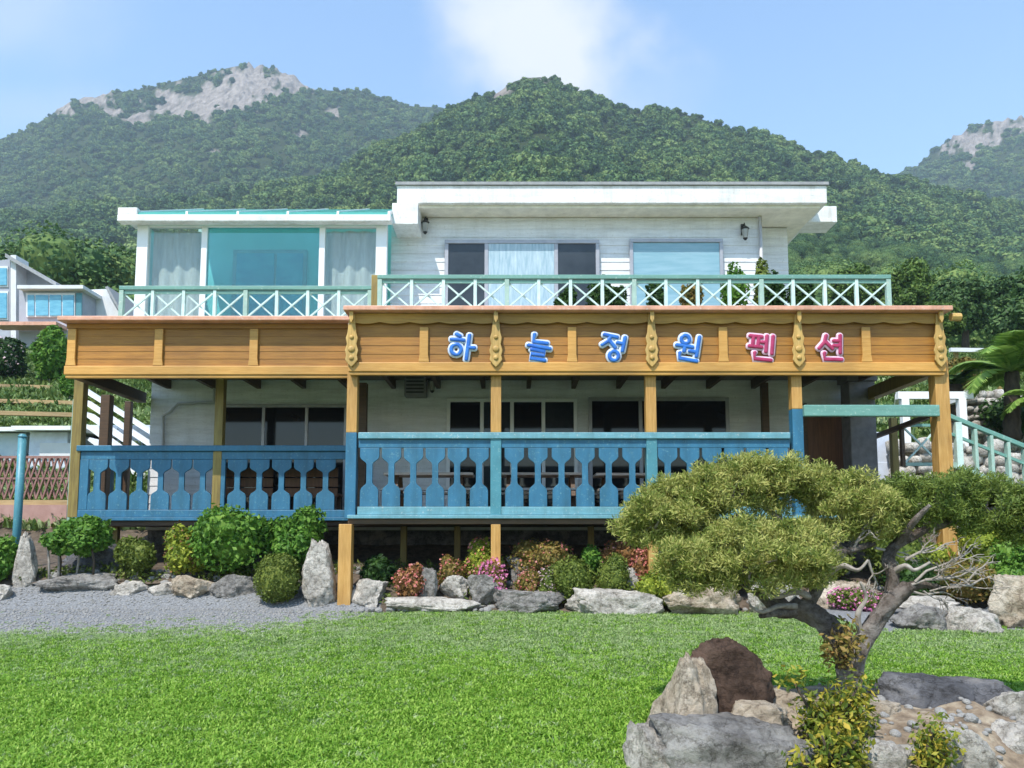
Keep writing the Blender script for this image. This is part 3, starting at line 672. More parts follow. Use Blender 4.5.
for px, Y in ((405, 14.4), (458, 14.4), (590, 14.4), (720, 14.4), (215, 14.6), (120, 14.9)):
    square_post(px, Y, ground(0, Y)-.2, FL-.145, .11, M['woodyellow'], 'support_post')
for px, Y, m_, w_ in ((78, YL+.08, 'woodyellow', .17), (219, YL+.08, 'woodyellow', .15), (362, 14.6, 'wooddark', .16)):
    square_post(px, Y, FL, FZ0+.3, w_, M[m_])
square_post(105, 14.75, FL, FZ0+.1, .17, M['wooddark']); square_post(127, 15.4, FL, FZ0+.1, .12, M['wooddark'])
square_post(766, YW-.35, FL, 4.6, .13, M['wooddark'])
# panelled front, main run
px0, px1 = 349, 944
bxl = AX(px0, 340, 12.4); bxr = AX(px1, 340, 12.4)
def fascia(xa, xb, Y, z0, z1, pil, carved, nseg, olive):
    h = z1-z0
    p = MB()
    for k in range(5): 
        e = .06; zz = z0+.2+(h-.36)*k/5; p.prism_x([(Y+.024, zz), (Y+.03, zz+(h-.36)/5), (Y+.09, zz+(h-.36)/5), (Y+.09, zz)], xa+.01, xb-.01)
    p.build('fascia_panel', M['woodpanel'], ver)
    MB().box(xa, xb, Y-.03, Y+.10, z0+.05, z0+.2).build('bottom_beam', M['woodbeam'], ver, bevel=.012)
    MB().box(xa+.02, xb-.02, Y-.01, Y+.08, z0, z0+.048).build('drip_board', M['woodbeam'], ver, bevel=.008)
    MB().box(xa, xb, Y-.01, Y+.10, z1-.16, z1-.08).build('top_beam', M['woodpanel'], ver)
    c = MB().box(xa-.06, xb+.06, Y-.20, Y+.2, z1-.075, z1).build('cornice', M['salmon'], ver, bevel=.012)
    if olive:
        n = nseg; pts = [(xa+.02, z1-.085)]
        for i in range(n*8+1):
            x = xa+.02+(xb-xa-.04)*i/(n*8); pts.append((x, z1-.22-.03*abs(math.sin(math.pi*i/8))))
        pts.append((xb-.02, z1-.085))
        m = MB(); 
        for i in range(1, len(pts)-2): m.add([(pts[i][0], Y-.045, z1-.085), (pts[i+1][0], Y-.045, z1-.085), (pts[i+1][0], Y-.045, pts[i+1][1]), (pts[i][0], Y-.045, pts[i][1]), (pts[i][0], Y-.02, z1-.085), (pts[i+1][0], Y-.02, z1-.085), (pts[i+1][0], Y-.02, pts[i+1][1]), (pts[i][0], Y-.02, pts[i][1])], [(0,1,2,3), (7,6,5,4), (3,2,6,7)])
        m.build('scalloped_trim', M['woodtrim'], ver)
    for x in pil:
        w2 = .085
        MB().prism([(x-w2, z0+.205), (x+w2, z0+.205), (x+w2*.8, z0+.32), (x+w2*.8, z1-.30 if olive else z1-.17), (x-w2*.8, z1-.30 if olive else z1-.17), (x-w2*.8, z0+.32)], Y-.025, Y+.015).build('plain_pilaster', M['woodbeam'], ver, bevel=.006)
    for x in carved:
        zt = z1-.1; zb = z0+.16
        prof = [(.0, zb-.05), (.05, zb), (.10, zb+.07), (.085, zb+.14), (.105, zb+.22), (.075, zb+.32), (.095, zb+.42), (.07, zb+.5), (.05, zt-.1), (.045, zt), ]
        pts = [(x+a, z) for a, z in prof]+[(x-a, z) for a, z in reversed(prof[1:])]
        pl = MB().prism(pts, Y-.075, Y-.047).build('carved_pilaster', M['woodcarve'], ver, bevel=.01)
        for zz, r in ((zb+.24, .055), (zb+.1, .04), (zb+.43, .035)):
            MB().tube([(x, Y-.077, zz), (x, Y-.09, zz), (x, Y-.098, zz)], [r, r*.9, r*.35], 12).build('rosette', M['woodcarve'], pl, True)
        MB().prism([(x-.03, z1-.2), (x, z1-.26), (x+.03, z1-.2), (x+.03, z1-.08), (x-.03, z1-.08)], Y-.15, Y-.105).build('finial', M['woodcarve'], pl)
fascia(bxl, bxr, 12.4, FZ0, FZ1, [AX(p, 345, 12.4) for p in (424, 572, 723, 866)], [AX(p, 345, 12.4) for p in (352.5, 496, 651, 797, 938)], 20, True)
lz0 = AZ(378, YFL); lz1 = AZ(319, YFL); lxa = AX(66, 345, YFL); lxb = bxl-.02
fascia(lxa, lxb, YFL, lz0, lz1, [AX(p, 345, YFL) for p in (72, 159, 254)], [], 10, False)
e = MB().tube([(bxr+.07, 12.3, FZ1-.16), (bxr+.22, 12.3, FZ1-.16)], .065, 8).build('beam_end', M['woodcarve'], ver)
# side beams, ceiling, balcony floor
MB().box(lxa+.05, lxa+.2, YFL+.103, YW-.03, lz0+.02, lz0+.22).build('side_beam', M['wooddark'], ver)
MB().box(bxr-.2, bxr-.05, 12.503, 16.0, FZ0+.02, FZ0+.24).build('side_beam', M['woodyellow'], ver)
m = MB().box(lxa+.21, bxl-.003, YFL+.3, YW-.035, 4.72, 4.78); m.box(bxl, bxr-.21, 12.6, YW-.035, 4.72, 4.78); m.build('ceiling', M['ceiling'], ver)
for k in range(16):
    x = lxa+.6+k*.88
    MB().box(x, x+.08, (YFL if x < bxl else 12.5)+.11, YW-.035, 4.55, 4.717).build('joist', M['wooddark'], ver)
m = MB().box(lxa-.05, bxl-.063, YFL-.1, YW-.035, lz1+.003, UP) if lz1 < UP else MB().box(lxa-.05, bxl-.063, YFL+.21, YW-.035, UP-.15, UP)
m.box(bxl-.06, bxr+.05, 12.61, YW-.035, UP-.15, UP); m.build('balcony_floor', M['balconyfloor'], ver)
# right side landing roof over the stair end
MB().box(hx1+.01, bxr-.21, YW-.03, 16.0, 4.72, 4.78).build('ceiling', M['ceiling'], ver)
# grey column beside the door
c = empty('column', (AX(858, 430, 14.9), 14.9, FL), 'plain grey rendered column under the right end of the veranda', 'column')
cxa = AX(846, 430, 14.9); cxb = AX(872, 430, 14.9)
MB().box(cxa, cxb, 14.7, 15.1, FL-.019, 4.55).build('shaft', M['column'], c, bevel=.02)
MB().box(cxa-.04, cxb+.04, 14.66, 15.14, 4.553, 4.545+.17).build('capital', M['column'], c, bevel=.01)

# ------------------------------------------------------------------ balustrades with cut-out boards
def balustrade(label, xa, xb, Y, z0, z1, railm, posts, balx, flatx, group, sp_):
    t = empty('deck_railing', ((xa+xb)/2, Y, z0), label, 'railing', group)
    h = z1-z0
    MB().box(xa, xb, Y-.07, Y+.07, z1-.10, z1).build('top_rail', railm, t, bevel=.01)
    MB().box(xa, xb, Y-.02, Y+.03, z1-.24, z1-.103).build('upper_rail', M['blue'], t, bevel=.006)
    MB().box(xa, xb, Y-.035, Y+.04, z0+.003, z0+.13).build('bottom_rail', railm, t, bevel=.008)
    a, s_ = .135, .048; zb = z0+.133; zt = z1-.243; H = zt-zb
    for x in balx:
        a = sp_*.5-.032; prof = [(a, 0), (a, .27), (a-.02, .32), (s_+.012, .38), (s_, .41), (s_, .72), (s_+.015, .75), (a-.01, .81), (a+.01, .85), (a+.01, 1)]
        pts = [(x+q, zb+H*f_) for q, f_ in prof]+[(x-q, zb+H*f_) for q, f_ in reversed(prof)]
        MB().prism(pts, Y-.018, Y+.02).build('baluster', M['blue'], t, bevel=.005)
    for x in flatx: MB().box(x-.10, x+.10, Y-.028, Y+.028, zb-.001, zt+.001).build('flat_board', M['blue'], t, bevel=.006)
    return t
xm = [AX(p, 475, YM) for p in MAINP]
bal = []; fl = []
for k in range(3):
    a, b = xm[k], xm[k+1]; n = 6; sp = (b-a)/(n+.55)
    for i in range(n):
        x = a+sp*(.775+i)
        bal.append(x)
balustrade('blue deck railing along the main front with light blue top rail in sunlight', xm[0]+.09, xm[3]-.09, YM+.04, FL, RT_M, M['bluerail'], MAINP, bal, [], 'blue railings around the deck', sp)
RT_L = AZ(445.5, YL)
xl = [AX(p, 475, YL) for p in (80, 219, 343)]
bal = []
for k, n in ((0, 6), (1, 5)):
    a, b = xl[k], xl[k+1]; sp = (b-a)/(n+.6)
    bal += [a+sp*(.8+i) for i in range(n)]
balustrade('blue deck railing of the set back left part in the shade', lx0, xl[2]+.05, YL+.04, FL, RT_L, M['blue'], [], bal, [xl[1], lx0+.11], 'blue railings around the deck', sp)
# short return railing on the left side of the deck
t = empty('deck_railing', (lx0, 14.7, FL), 'short blue return railing on the left end of the deck', 'railing', 'blue railings around the deck')
MB().box(lx0, lx0+.1, YL+.12, 15.4, RT_L-.1, RT_L-.004).build('top_rail', M['blue'], t); MB().box(lx0+.01, lx0+.08, YL+.12, 15.4, FL+.003, FL+.1).build('bottom_rail', M['blue'], t)
for k in range(5): MB().box(lx0+.02, lx0+.05, YL+.28+k*.28, YL+.40+k*.28, FL+.103, RT_L-.103).build('baluster', M['blue'], t)
# ------------------------------------------------------------------ balcony railings with crosses
def cross_rail(label, xa, xb, n, Y, z0, z1, zx):
    t = empty('balcony_railing', ((xa+xb)/2, Y, z0), label, 'railing', 'crossed railings on the balcony')
    MB().box(xa-.04, xb+.04, Y-.05, Y+.05, z1-.07, z1).build('top_rail', M['tealrail'], t, bevel=.008)
    MB().box(xa, xb, Y-.02, Y+.02, z1-.135, z1-.09).build('upper_rail', M['tealrail'], t)
    MB().box(xa, xb, Y-.025, Y+.025, zx-.05, zx-.003).build('bottom_rail', M['tealwhite'], t)
    st = (xb-xa)/n; zt = z1-.072; zb = zx; zc = z1-.137
    for i in range(n+1):
        x = xa+st*i; w_ = .075 if i % 4 == 0 else .055
        MB().box(x-w_/2, x+w_/2, Y-w_/2-.004, Y+w_/2+.004, z0+.002, zt).build('post', M['tealwhite'] if i % 4 else M['mintgrey'], t, bevel=.004)
    for i in range(n):
        a = xa+st*i+.035; b = xa+st*(i+1)-.035
        m = MB().bar((a, Y-.017, zb), (b, Y-.017, zc), .026, .032, (0,1,0)); m.bar((a, Y+.017, zc), (b, Y+.017, zb), .026, .032, (0,1,0))
        m.build('cross_brace', M['tealwhite'], t)
YR = 13.15; YRL = 13.75
zt_ = AZ(275.5, YR)
cross_rail('long mint railing with crosses along the right and middle of the balcony', AX(380, 290, YR), AX(888, 290, YR), 16, YR, UP, zt_, AZ(307, YR))
zt2 = AZ(286.5, YRL)
cross_rail('shorter mint railing with crosses in front of the sunroom', AX(122, 300, YRL), AX(370, 300, YRL), 8, YRL, UP, zt2, AZ(317.5, YRL))
x = AX(376, 290, 13.4); p = MB().box(x-.07, x+.07, 13.33, 13.47, UP+.002, AZ(276, 13.4)); p = p.build('newel_post', M['woodyellow'], None, bevel=.01)
tag(p, 'yellowish wooden newel post where the two balcony railings meet', 'post')

# ------------------------------------------------------------------ the six letters on the front
def arc(cx, cy, r, n=14): return [(cx+r*math.cos(2*math.pi*i/n), cy+r*math.sin(2*math.pi*i/n)) for i in range(n+1)]
HG = {
 'ha': [[(.2,.97),(.36,.90)], [(.03,.74),(.53,.76)], arc(.28,.36,.2), [(.72,.99),(.73,.03)], [(.73,.5),(.99,.52)]],
 'neul': [[(.2,.99),(.2,.70),(.84,.72)], [(.0,.53),(1,.53)], [(.18,.39),(.8,.39),(.8,.22),(.2,.21),(.2,.04),(.86,.04)]],
 'jeong': [[(.03,.93),(.56,.93)], [(.31,.92),(.22,.7),(.03,.52)], [(.28,.74),(.56,.52)], [(.86,.99),(.86,.44)], [(.6,.72),(.86,.72)], arc(.57,.19,.18)],
 'won': [arc(.33,.80,.16), [(.02,.53),(.66,.55)], [(.35,.54),(.35,.33)], [(.56,.38),(.86,.38)], [(.86,.99),(.86,.22)], [(.2,.25),(.2,.03),(.9,.03)]],
 'pen': [[(.02,.92),(.5,.92)], [(.16,.92),(.16,.52)], [(.37,.92),(.37,.52)], [(.02,.52),(.52,.52)], [(.5,.72),(.68,.72)], [(.69,.98),(.69,.36)], [(.93,.99),(.93,.3)], [(.26,.28),(.26,.04),(.92,.04)]],
 'syeon': [[(.31,.97),(.24,.7),(.03,.46)], [(.27,.74),(.56,.46)], [(.86,.99),(.86,.30)], [(.6,.77),(.86,.77)], [(.6,.58),(.86,.58)], [(.24,.28),(.24,.04),(.92,.04)]]}
def letter(key, px, py, tilt, edge, face, label, w_=.40, h_=.41):
    c = at(px, py, 12.33); t = empty('sign_letter', c, label, 'sign letter', 'letters on the veranda front')
    ct, st = math.cos(tilt), math.sin(tilt)
    def tr(p): 
        x = (p[0]-.5)*w_; z = (p[1]-.5)*h_; return (c.x+x*ct-z*st, 0, c.z+x*st+z*ct)
    bk = MB(); fc = MB()
    for k, s in enumerate(HG[key]):
        q = [Vector(tr(p)) for p in s]
        # lengthen the ends a little so that strokes have rounded-off tips
        for (m_, r, y, fl_) in ((bk, .060, 12.395, .35), (fc, .030, 12.368, .4)):
            pts = [Vector((p.x, y-.0007*k, p.z)) for p in q]
            dd = (pts[1]-pts[0]).normalized(); ee = (pts[-1]-pts[-2]).normalized()
            full = [pts[0]-dd*r*.8, pts[0]-dd*r*.45]+pts+[pts[-1]+ee*r*.45, pts[-1]+ee*r*.8]
            m_.tube(full, [r*.45, r*.9]+[r]*len(pts)+[r*.9, r*.45], 10, flat=fl_)
    bk.build('letter_edge', edge, t, True); fc.build('letter_face', face, t, True)
letter('ha', 462, 346, R(-8), M['signwhite'], M['signblue'], 'blue syllable 하 with white edge, first from the left')
letter('neul', 539, 347, R(-10), M['signwhite'], M['signblue'], 'blue syllable 늘 with white edge, second from the left', .35)
letter('jeong', 614, 347, R(-12), M['signwhite'], M['signblue'], 'blue syllable 정 with white edge, third from the left')
letter('won', 689, 347, R(-10), M['signwhite'], M['signblue'], 'blue syllable 원 with white edge, fourth, left of the crimson letters')
letter('pen', 762, 347, R(-6), M['signpink'], M['signred'], 'crimson syllable 펜 with pale pink edge right of the blue letters')
letter('syeon', 832, 347, R(-2), M['signpink'], M['signred'], 'crimson syllable 션 with pale pink edge, last on the right')

# ------------------------------------------------------------------ on the deck
def picnic(px, Y, label, w_=1.5):
    x = AX(px, 480, Y); t = empty('picnic_table', (x, Y, FL), label, 'picnic table', 'wooden tables on the deck')
    m = MB()
    for k in range(4): m.box(x-w_/2, x+w_/2, Y-.34+k*.17, Y-.19+k*.17, FL+.70, FL+.74)
    m.build('table_top', M['tablewood'], t)
    for s in (-1, 1):
        MB().box(x-w_/2, x+w_/2, Y+s*.62-.12, Y+s*.62+.12, FL+.42, FL+.455).build('bench', M['tablewood'], t)
    for s in (-1, 1):
        xx = x+s*w_*.36
        m = MB().bar((xx, Y-.62, FL-.02), (xx, Y-.2, FL+.698), .07, .05); m.bar((xx, Y+.62, FL-.02), (xx, Y+.2, FL+.698), .07, .05); m.bar((xx+.06, Y-.7, FL+.385), (xx+.06, Y+.7, FL+.385), .05, .06)
        m.build('leg', M['wooddark'], t)
picnic(430, 13.7, 'weathered picnic table on the deck behind the middle of the blue railing, left one'); picnic(540, 13.7, 'weathered picnic table on the deck right of the central post'); picnic(632, 13.8, 'weathered picnic table on the deck in front of the large dark window', 1.3)
def hi_bench(px, Y, w_, label):
    x = AX(px, 480, Y); t = empty('bench', (x, Y, FL), label, 'bench', 'brown benches on the deck')
    MB().box(x-w_/2, x+w_/2, Y-.22, Y+.22, FL+.40, FL+.45).build('seat', M['woodbrown'], t, bevel=.01)
    m = MB()
    for k in range(3): m.box(x-w_/2, x+w_/2, Y-.27, Y-.235, FL+.38+k*.18, FL+.54+k*.18)
    m.build('backrest', M['woodbrown'], t, bevel=.008)
    for s in (-1, 1):
        for q in (-1, 1): MB().box(x+s*(w_/2-.06)-.03, x+s*(w_/2-.06)+.03, Y+q*.18-.03, Y+q*.18+.03, FL-.019, FL+.398).build('leg', M['wooddark'], t)
hi_bench(250, 14.6, 1.0, 'red brown high backed bench under the dark left window'); hi_bench(315, 14.6, .95, 'red brown high backed bench beside the corner post of the deck')
# potted plants on the balcony
def pot_plant(px, Y, h, r, mat, label, n=420, size=.07):
    h += .6; n = 1100; size = .05
    x = AX(px, 290, Y); t = empty('potted_plant', (x, Y, UP), label, 'potted plant', 'plants in pots on the balcony')
    MB().tube([(x, Y, UP), (x, Y, UP+.28), (x, Y, UP+.30)], [.11, .16, .17], 14).build('pot', M['pinkwall'], t, True)
    MB().tube([(x, Y, UP+.25), (x+.02, Y, UP+h*.7)], [.02, .012], 6).build('stem', M['trunk'], t)
    foliage('foliage', lumps((x, Y, UP+.3+(h-.3)*.55), (r, r, (h-.3)*.5), 4, int(px)), n, size, mat, t, core=.45, seed=int(px))
for px, Y, h, r, mt, lab in ((600, 14.0, .62, .26, 'lf_dark', 'dark leafy pot plant on the balcony below the sliding window'), (615, 14.3, .66, .24, 'lf_dark', 'dark pot plant between the two upper windows'),
   (690, 14.1, .6, .25, 'lf_rust', 'reddish pot plant below the blue blind window'), (735, 14.2, 1.12, .26, 'lf_broad', 'tall green pot plant under the right wall lantern'), (762, 14.3, 1.05, .24, 'lf_olive', 'tall olive pot plant at the right end of the upper wall'),
   (775, 14.0, .7, .26, 'lf_dark', 'low dark pot plant near the corner of the upper wall'), (800, 14.0, .62, .24, 'lf_dark', 'low dark pot plant right of the house corner'), (655, 14.1, .62, .22, 'lf_dark', 'dark pot plant at the left edge of the blue blind window'), (565, 14.2, .5, .22, 'lf_dark', 'small dark pot plant before the right pane of the sliding window')):
    pot_plant(px, Y, h, r, M[mt], lab)

# ------------------------------------------------------------------ stair railing, wall and pergola at the right
t = empty('stair_railing', (AX(870, 412, YM), YM, FL), 'teal wooden rail at the right end of the deck turning into the stair handrail', 'railing')
p0 = at(803, 411, YM-.02); p1 = at(938, 411, YM-.02)
MB().box(p0.x, p1.x, YM-.08, YM+.02, p0.z-.09, p0.z+.09).build('top_rail', M['tealrail'], t, bevel=.012)
q0 = at(946, 415, YM+.25); q1 = at(1075, 467, YM+.25)
MB().bar(q0, q1, .09, .07).build('handrail', M['tealrail'], t, bevel=.008)
q2 = at(946, 432, YM+.25); q3 = at(1075, 484, YM+.25)
MB().bar(q2, q3, .04, .045).build('middle_rail', M['tealrail'], t)
q4 = at(946, 462, YM+.25); q5 = at(1075, 514, YM+.25)
MB().bar(q4, q5, .05, .08).build('bottom_rail', M['mintgrey'], t)
for px in (957, 974, 990, 1007, 1024, 1041, 1058):
    py = 415+(px-946)*52/129; a = at(px, py+3, YM+.25); b = at(px, py+48, YM+.25); w_ = .1 if px == 957 else .05
    MB().box(a.x-w_/2, a.x+w_/2, YM+.2, YM+.3, b.z, a.z).build('post', M['tealwhite'] if px == 957 else M['mintgrey'], t, bevel=.005)
# rail of the landing running back beside the house, with one crossed panel
t2 = empty('landing_railing', (AX(905, 440, 13.6), 13.6, FL), 'dark handrail and mint crossed panel closing the back of the stair landing', 'railing')
MB().bar(at(932, 415, YM+.3), at(874, 437, 15.3), .08, .08).build('handrail', M['wooddark'], t2)
yb = 14.2; a = at(903, 424, yb); b = at(940, 466, yb)
MB().box(a.x, b.x, yb-.03, yb+.03, a.z-.05, a.z).build('top_rail', M['tealrail'], t2); MB().box(a.x, b.x, yb-.03, yb+.03, b.z, b.z+.06).build('bottom_rail', M['mintgrey'], t2)
m = MB().bar((a.x, yb-.016, b.z+.06), (b.x, yb-.016, a.z-.05), .03, .03, (0,1,0)); m.bar((a.x, yb+.016, a.z-.05), (b.x, yb+.016, b.z+.06), .03, .03, (0,1,0)); m.build('cross_brace', M['tealwhite'], t2)
MB().box(a.x-.06, a.x-.003, yb-.04, yb+.04, b.z, a.z).build('post', M['wooddark'], t2)
x = AX(894, 450, 15.0); p = MB().box(x-.06, x+.06, 14.94, 15.06, FL-.2, AZ(418, 15)).build('timber_post', M['woodyellow'], None, bevel=.01); tag(p, 'brown timber post between the grey column and the crossed landing panel', 'post')
x0 = AX(873, 460, 16.5); x1 = AX(896, 460, 16.5)
gd = empty('side_door', ((x0+x1)/2, 16.5, 1.6), 'bluish white panelled door standing behind the grey column', 'door')
dl = MB().box(x0, x1, 16.5, 16.56, 1.5, AZ(432, 16.5)).build('door_leaf', M['doorwhite'], gd, bevel=.01)
for k in (.15, .62): MB().box(x0+.06, x1-.06, 16.485, 16.498, 1.6+k*1.6, 1.6+(k+.38)*1.6).build('door_panel', M['doorwhite'], dl, bevel=.008)
# rubble wall behind the stair
def stone_wall(name, label, xa, xb, Y, z0, ztop, seed):
    g = random.Random(seed); t = empty(name, ((xa+xb)/2, Y, z0), label, 'stone wall')
    m = MB(); iv, jf = ico(2); z = z0
    while z < max(ztop(xa), ztop(xb)):
        hh = g.uniform(.16, .26); x = xa+g.uniform(-.2, 0)
        while x < xb:
            ww = g.uniform(.17, .36)
            if z < ztop(x):
                h2 = hh; c = Vector((x+ww/2, Y+g.uniform(-.06, .06), z+hh/2+g.uniform(-.06, .06))); hh = h2*g.uniform(.75, 1.5); sd_ = g.random()*50
                m.add([(c.x+max(-.86, min(.86, p[0]*1.2))*ww*.57*(1+.18*nz(p[0]*2+sd_, p[1]*2, p[2]*2)), c.y+p[1]*.2, c.z+max(-.86, min(.86, p[2]*1.2))*hh*.57*(1+.18*nz(p[0]*2, p[1]*2+sd_, p[2]*2))) for p in iv], jf)
                hh = h2
            x += ww
        z += hh
    m.build('stones', M['stonewall'], t, True)
    nn = 24; pts = [(xa, z0-.6)]+[(xb, z0-.6)]+[(xb-(xb-xa)*i/nn, ztop(xb-(xb-xa)*i/nn)+.02) for i in range(nn+1)]
    MB().prism(pts, Y+.02, Y+.35).build('mortar_core', M['tanrock'], t)
wz = lambda x: AZ(452, 16.2)+.06*nz(x*2, 0)-max(0, x-9.6)*.22
stone_wall('rubble_wall', 'pale rubble stone wall behind the stair at the right', AX(896, 470, 16.2), 13.5, 16.2, 1.7, wz, 4)
wz2 = lambda x: at(946, 470, 12.95).z-(x-at(946, 470, 12.95).x)*.4
stone_wall('stair_wall', 'low pale stone cheek wall sloping down below the stair handrail', AX(950, 480, 12.95), 9.4, 12.95, .9, wz2, 9)
# white pergola
pg = empty('pergola', (AX(935, 440, 17.5), 17.5, 2.2), 'white painted pergola frame behind the stair at the right', 'pergola')
a = at(897, 396, 17.5); b = at(972, 396, 17.5)
MB().box(a.x, b.x, 17.44, 17.56, a.z-.07, a.z+.09).build('front_beam', M['framewhite'], pg)
MB().bar((a.x+.06, 17.57, a.z), (a.x+.9, 19.4, a.z), .12, .12).build('side_beam', M['framewhite'], pg)
MB().bar((b.x-.06, 17.57, a.z), (b.x-.06, 19.4, a.z), .12, .12).build('side_beam', M['framewhite'], pg)
for px in (962, 905):
    x = AX(px, 420, 17.5); MB().box(x-.08, x+.08, 17.43, 17.57, 1.9, a.z-.073).build('post', M['framewhite'], pg)

# ------------------------------------------------------------------ left edge: post, lattice fence, sheds, grey house
x = AX(20, 480, 13.6); t = empty('metal_post', (x, 13.6, .9), 'green painted metal post at the left edge in front of the lattice fence', 'post')
MB().tube([(x, 13.6, .7), (x, 13.6, AZ(437, 13.6))], .066, 12).build('pole', M['tealpost'], t, True)
MB().tube([(x, 13.6, AZ(437, 13.6)+.002), (x, 13.6, AZ(434, 13.6))], [.08, .04], 12).build('cap', M['tealpost'], t)
YF = 16.3; fx0 = AX(-90, 480, YF); fx1 = AX(71, 480, YF)
lf = empty('lattice_fence', ((fx0+fx1)/2, YF, 2.0), 'pinkish brown ornamental lattice fence on a dusty pink wall left of the deck', 'fence')
zb = AZ(500, YF); zt = AZ(456, YF)
MB().box(fx0, fx1, YF-.05, YF+.05, zb-.1, zb).build('bottom_rail', M['terrace'], lf); MB().box(fx0, fx1, YF-.03, YF+.03, zt-.05, zt).build('top_rail', M['lattice'], lf)
m = MB(); n = int((fx1-fx0)/.13)
for i in range(n):
    x = fx0+.065+i*.13
    for zc, hh in ((zb+.22, .40), (zb+.65, .42)):
        m.bar((x-.06, YF-.012, zc-hh/2), (x+.06, YF-.012, zc+hh/2), .03, .035, (0,1,0)); m.bar((x-.06, YF+.012, zc+hh/2), (x+.06, YF+.012, zc-hh/2), .03, .035, (0,1,0))
m.box(fx0, fx1, YF-.02, YF+.02, zb+.42, zb+.46)
m.build('lattice_panel', M['lattice'], lf)
MB().box(fx0, fx1, YF-.1, YF+.12, .9, zb-.103).build('wall_base', M['pinkwall'], lf)
MB().box(fx1, fx1+.16, YF-.09, YF+.09, 1.4, AZ(400, YF)).build('corner_post', M['mintgrey'], lf)
def shed(pxa, pxb, Y, ybase, yeave, yridge, depth, wallm, label, skew=0, seed=0):
    a = at(pxa, yeave, Y); b = at(pxb, yeave, Y); z0 = min(AZ(ybase, Y), ground(a.x, Y))-.4; zr = AZ(yridge, Y)
    t = empty('shed', ((a.x+b.x)/2, Y, z0), label, 'shed', 'white roofed sheds on the left slope')
    MB().box(a.x, b.x, Y, Y+depth, z0, a.z-.03).build('wall', wallm, t)
    MB().prism_x([(Y-.35, a.z-.02), (Y-.35, a.z+.08), (Y+depth+.2, zr+.02), (Y+depth+.2, zr-.08)], a.x-.25, b.x+.25).build('roof', M['shedwhite'], t)
    x = a.x+(b.x-a.x)*.3; MB().box(x, x+.8, Y-.03, Y-.002, z0+.8, a.z-.3).build('shutter', M['housetrim'], t)
shed(-60, 26, 20, 470, 432, 424, 2.2, M['shedblue'], 'pale blue shed with white sheet roof behind the lattice fence at the left edge')
shed(30, 68, 19.5, 470, 431, 424, 2.2, M['doorwhite'], 'small white shed with white sheet roof between the green post and the deck')
# white stepped roofs seen under the veranda at the left
wr = empty('stepped_roof', (AX(112, 420, 21), 21, 3.3), 'low white building with overlapping sloping roof strips seen under the veranda at the left', 'outbuilding')
for k in range(5):
    a = at(82+k*3, 388+k*13, 21-k*.5); b = at(158, 436+k*13, 21-k*.5)
    MB().bar(a, b, .5, .08, (0, 0, 1)).build('roof_strip', M['shedwhite'], wr)
xa = AX(80, 420, 21.4); xb = AX(165, 420, 21.4); MB().box(xa, xb, 21.4, 24, 3.0, AZ(425, 21.4)).build('wall', M['doorwhite'], wr)
# terraces on the slope
for k, (py, Y, lab) in enumerate(((385, 30, 'ochre timber edge of the upper terrace on the grass slope at the left'), (400, 27, 'ochre timber edge of the middle terrace on the grass slope at the left'), (412, 24.5, 'ochre timber edge of the lowest terrace above the white shed roofs'))):
    a = at(-40, py, Y); b = at(74, py+3, Y)
    t = empty('terrace_edge', ((a.x+b.x)/2, Y, a.z), lab, 'terrace edging', 'timber terrace edges on the left slope')
    MB().bar(a, b, .16, .13).build('timber', M['terrace'], t)
# grey house up the slope
YH = 46; gh = empty('grey_house', (AX(60, 320, YH), YH, 12), 'modern grey house with sloping roofs and blue windows up the slope at the left', 'house')
def gpoly(name, mat, d, depth, pts, par=None):
    y = YH+d; return MB().prism([(at(px, py, y).x, at(px, py, y).z) for px, py in pts], y, y+depth).build(name, mat, par or gh)
def grect(name, mat, d, depth, x0, x1, yt, yb, par=None): return gpoly(name, mat, d, depth, [(x0, yb), (x1, yb), (x1, yt), (x0, yt)], par)
gpoly('tower_wall', M['housegrey'], -1.2, 6, [(-40, 352), (10, 352), (10, 259), (-40, 266)])
grect('corner_pier', M['housetrim'], -1.6, 1.2, 10.5, 16, 255, 352)
for (ya, yb_) in ((266, 287), (291, 320)):
    f = grect('window', M['housetrim'], -1.26, .055, -36, 8, ya, yb_); grect('pane', M['houseglass'], -1.32, .055, -34, 6.5, ya+2, yb_-2, f)
gpoly('gable_wall', M['housegrey'], -.6, 6, [(16.3, 345), (54, 345), (54, 284), (16.3, 262)])
gpoly('sloping_roof', M['rooftop'], -1.9, 8, [(5, 257), (56, 286), (56, 282.5), (5, 253)])
grect('bay_wall', M['housegrey'], -3, 2.3, 19, 82, 289, 350)
grect('bay_roof', M['housetrim'], -3.5, 2.8, 17, 83, 285, 288.5)
f = grect('window', M['housetrim'], -3.12, .11, 26, 75, 293, 317)
for a, b in ((27.5, 34), (35.5, 48), (49.5, 61), (62.5, 73.5)): grect('pane', M['houseglass'], -3.17, .045, a, b, 295, 315.5, f)
grect('recess_shade_panel', M['tealpost'], -3.1, .09, 76, 81.5, 293, 318)  # flat panel on the wall; the shade of a recess is its dark colour
gpoly('wing_wall', M['housetrim'], -1.5, 6, [(83.5, 350), (119, 350), (119, 312), (106, 289), (83.5, 290)])
gpoly('wing_roof', M['rooftop'], -1.8, 6.5, [(105, 287), (107.5, 286), (122, 312), (120, 313)])
grect('balcony_slab', M['salmon'], -4.2, 1.1, -10, 56, 321.5, 325)

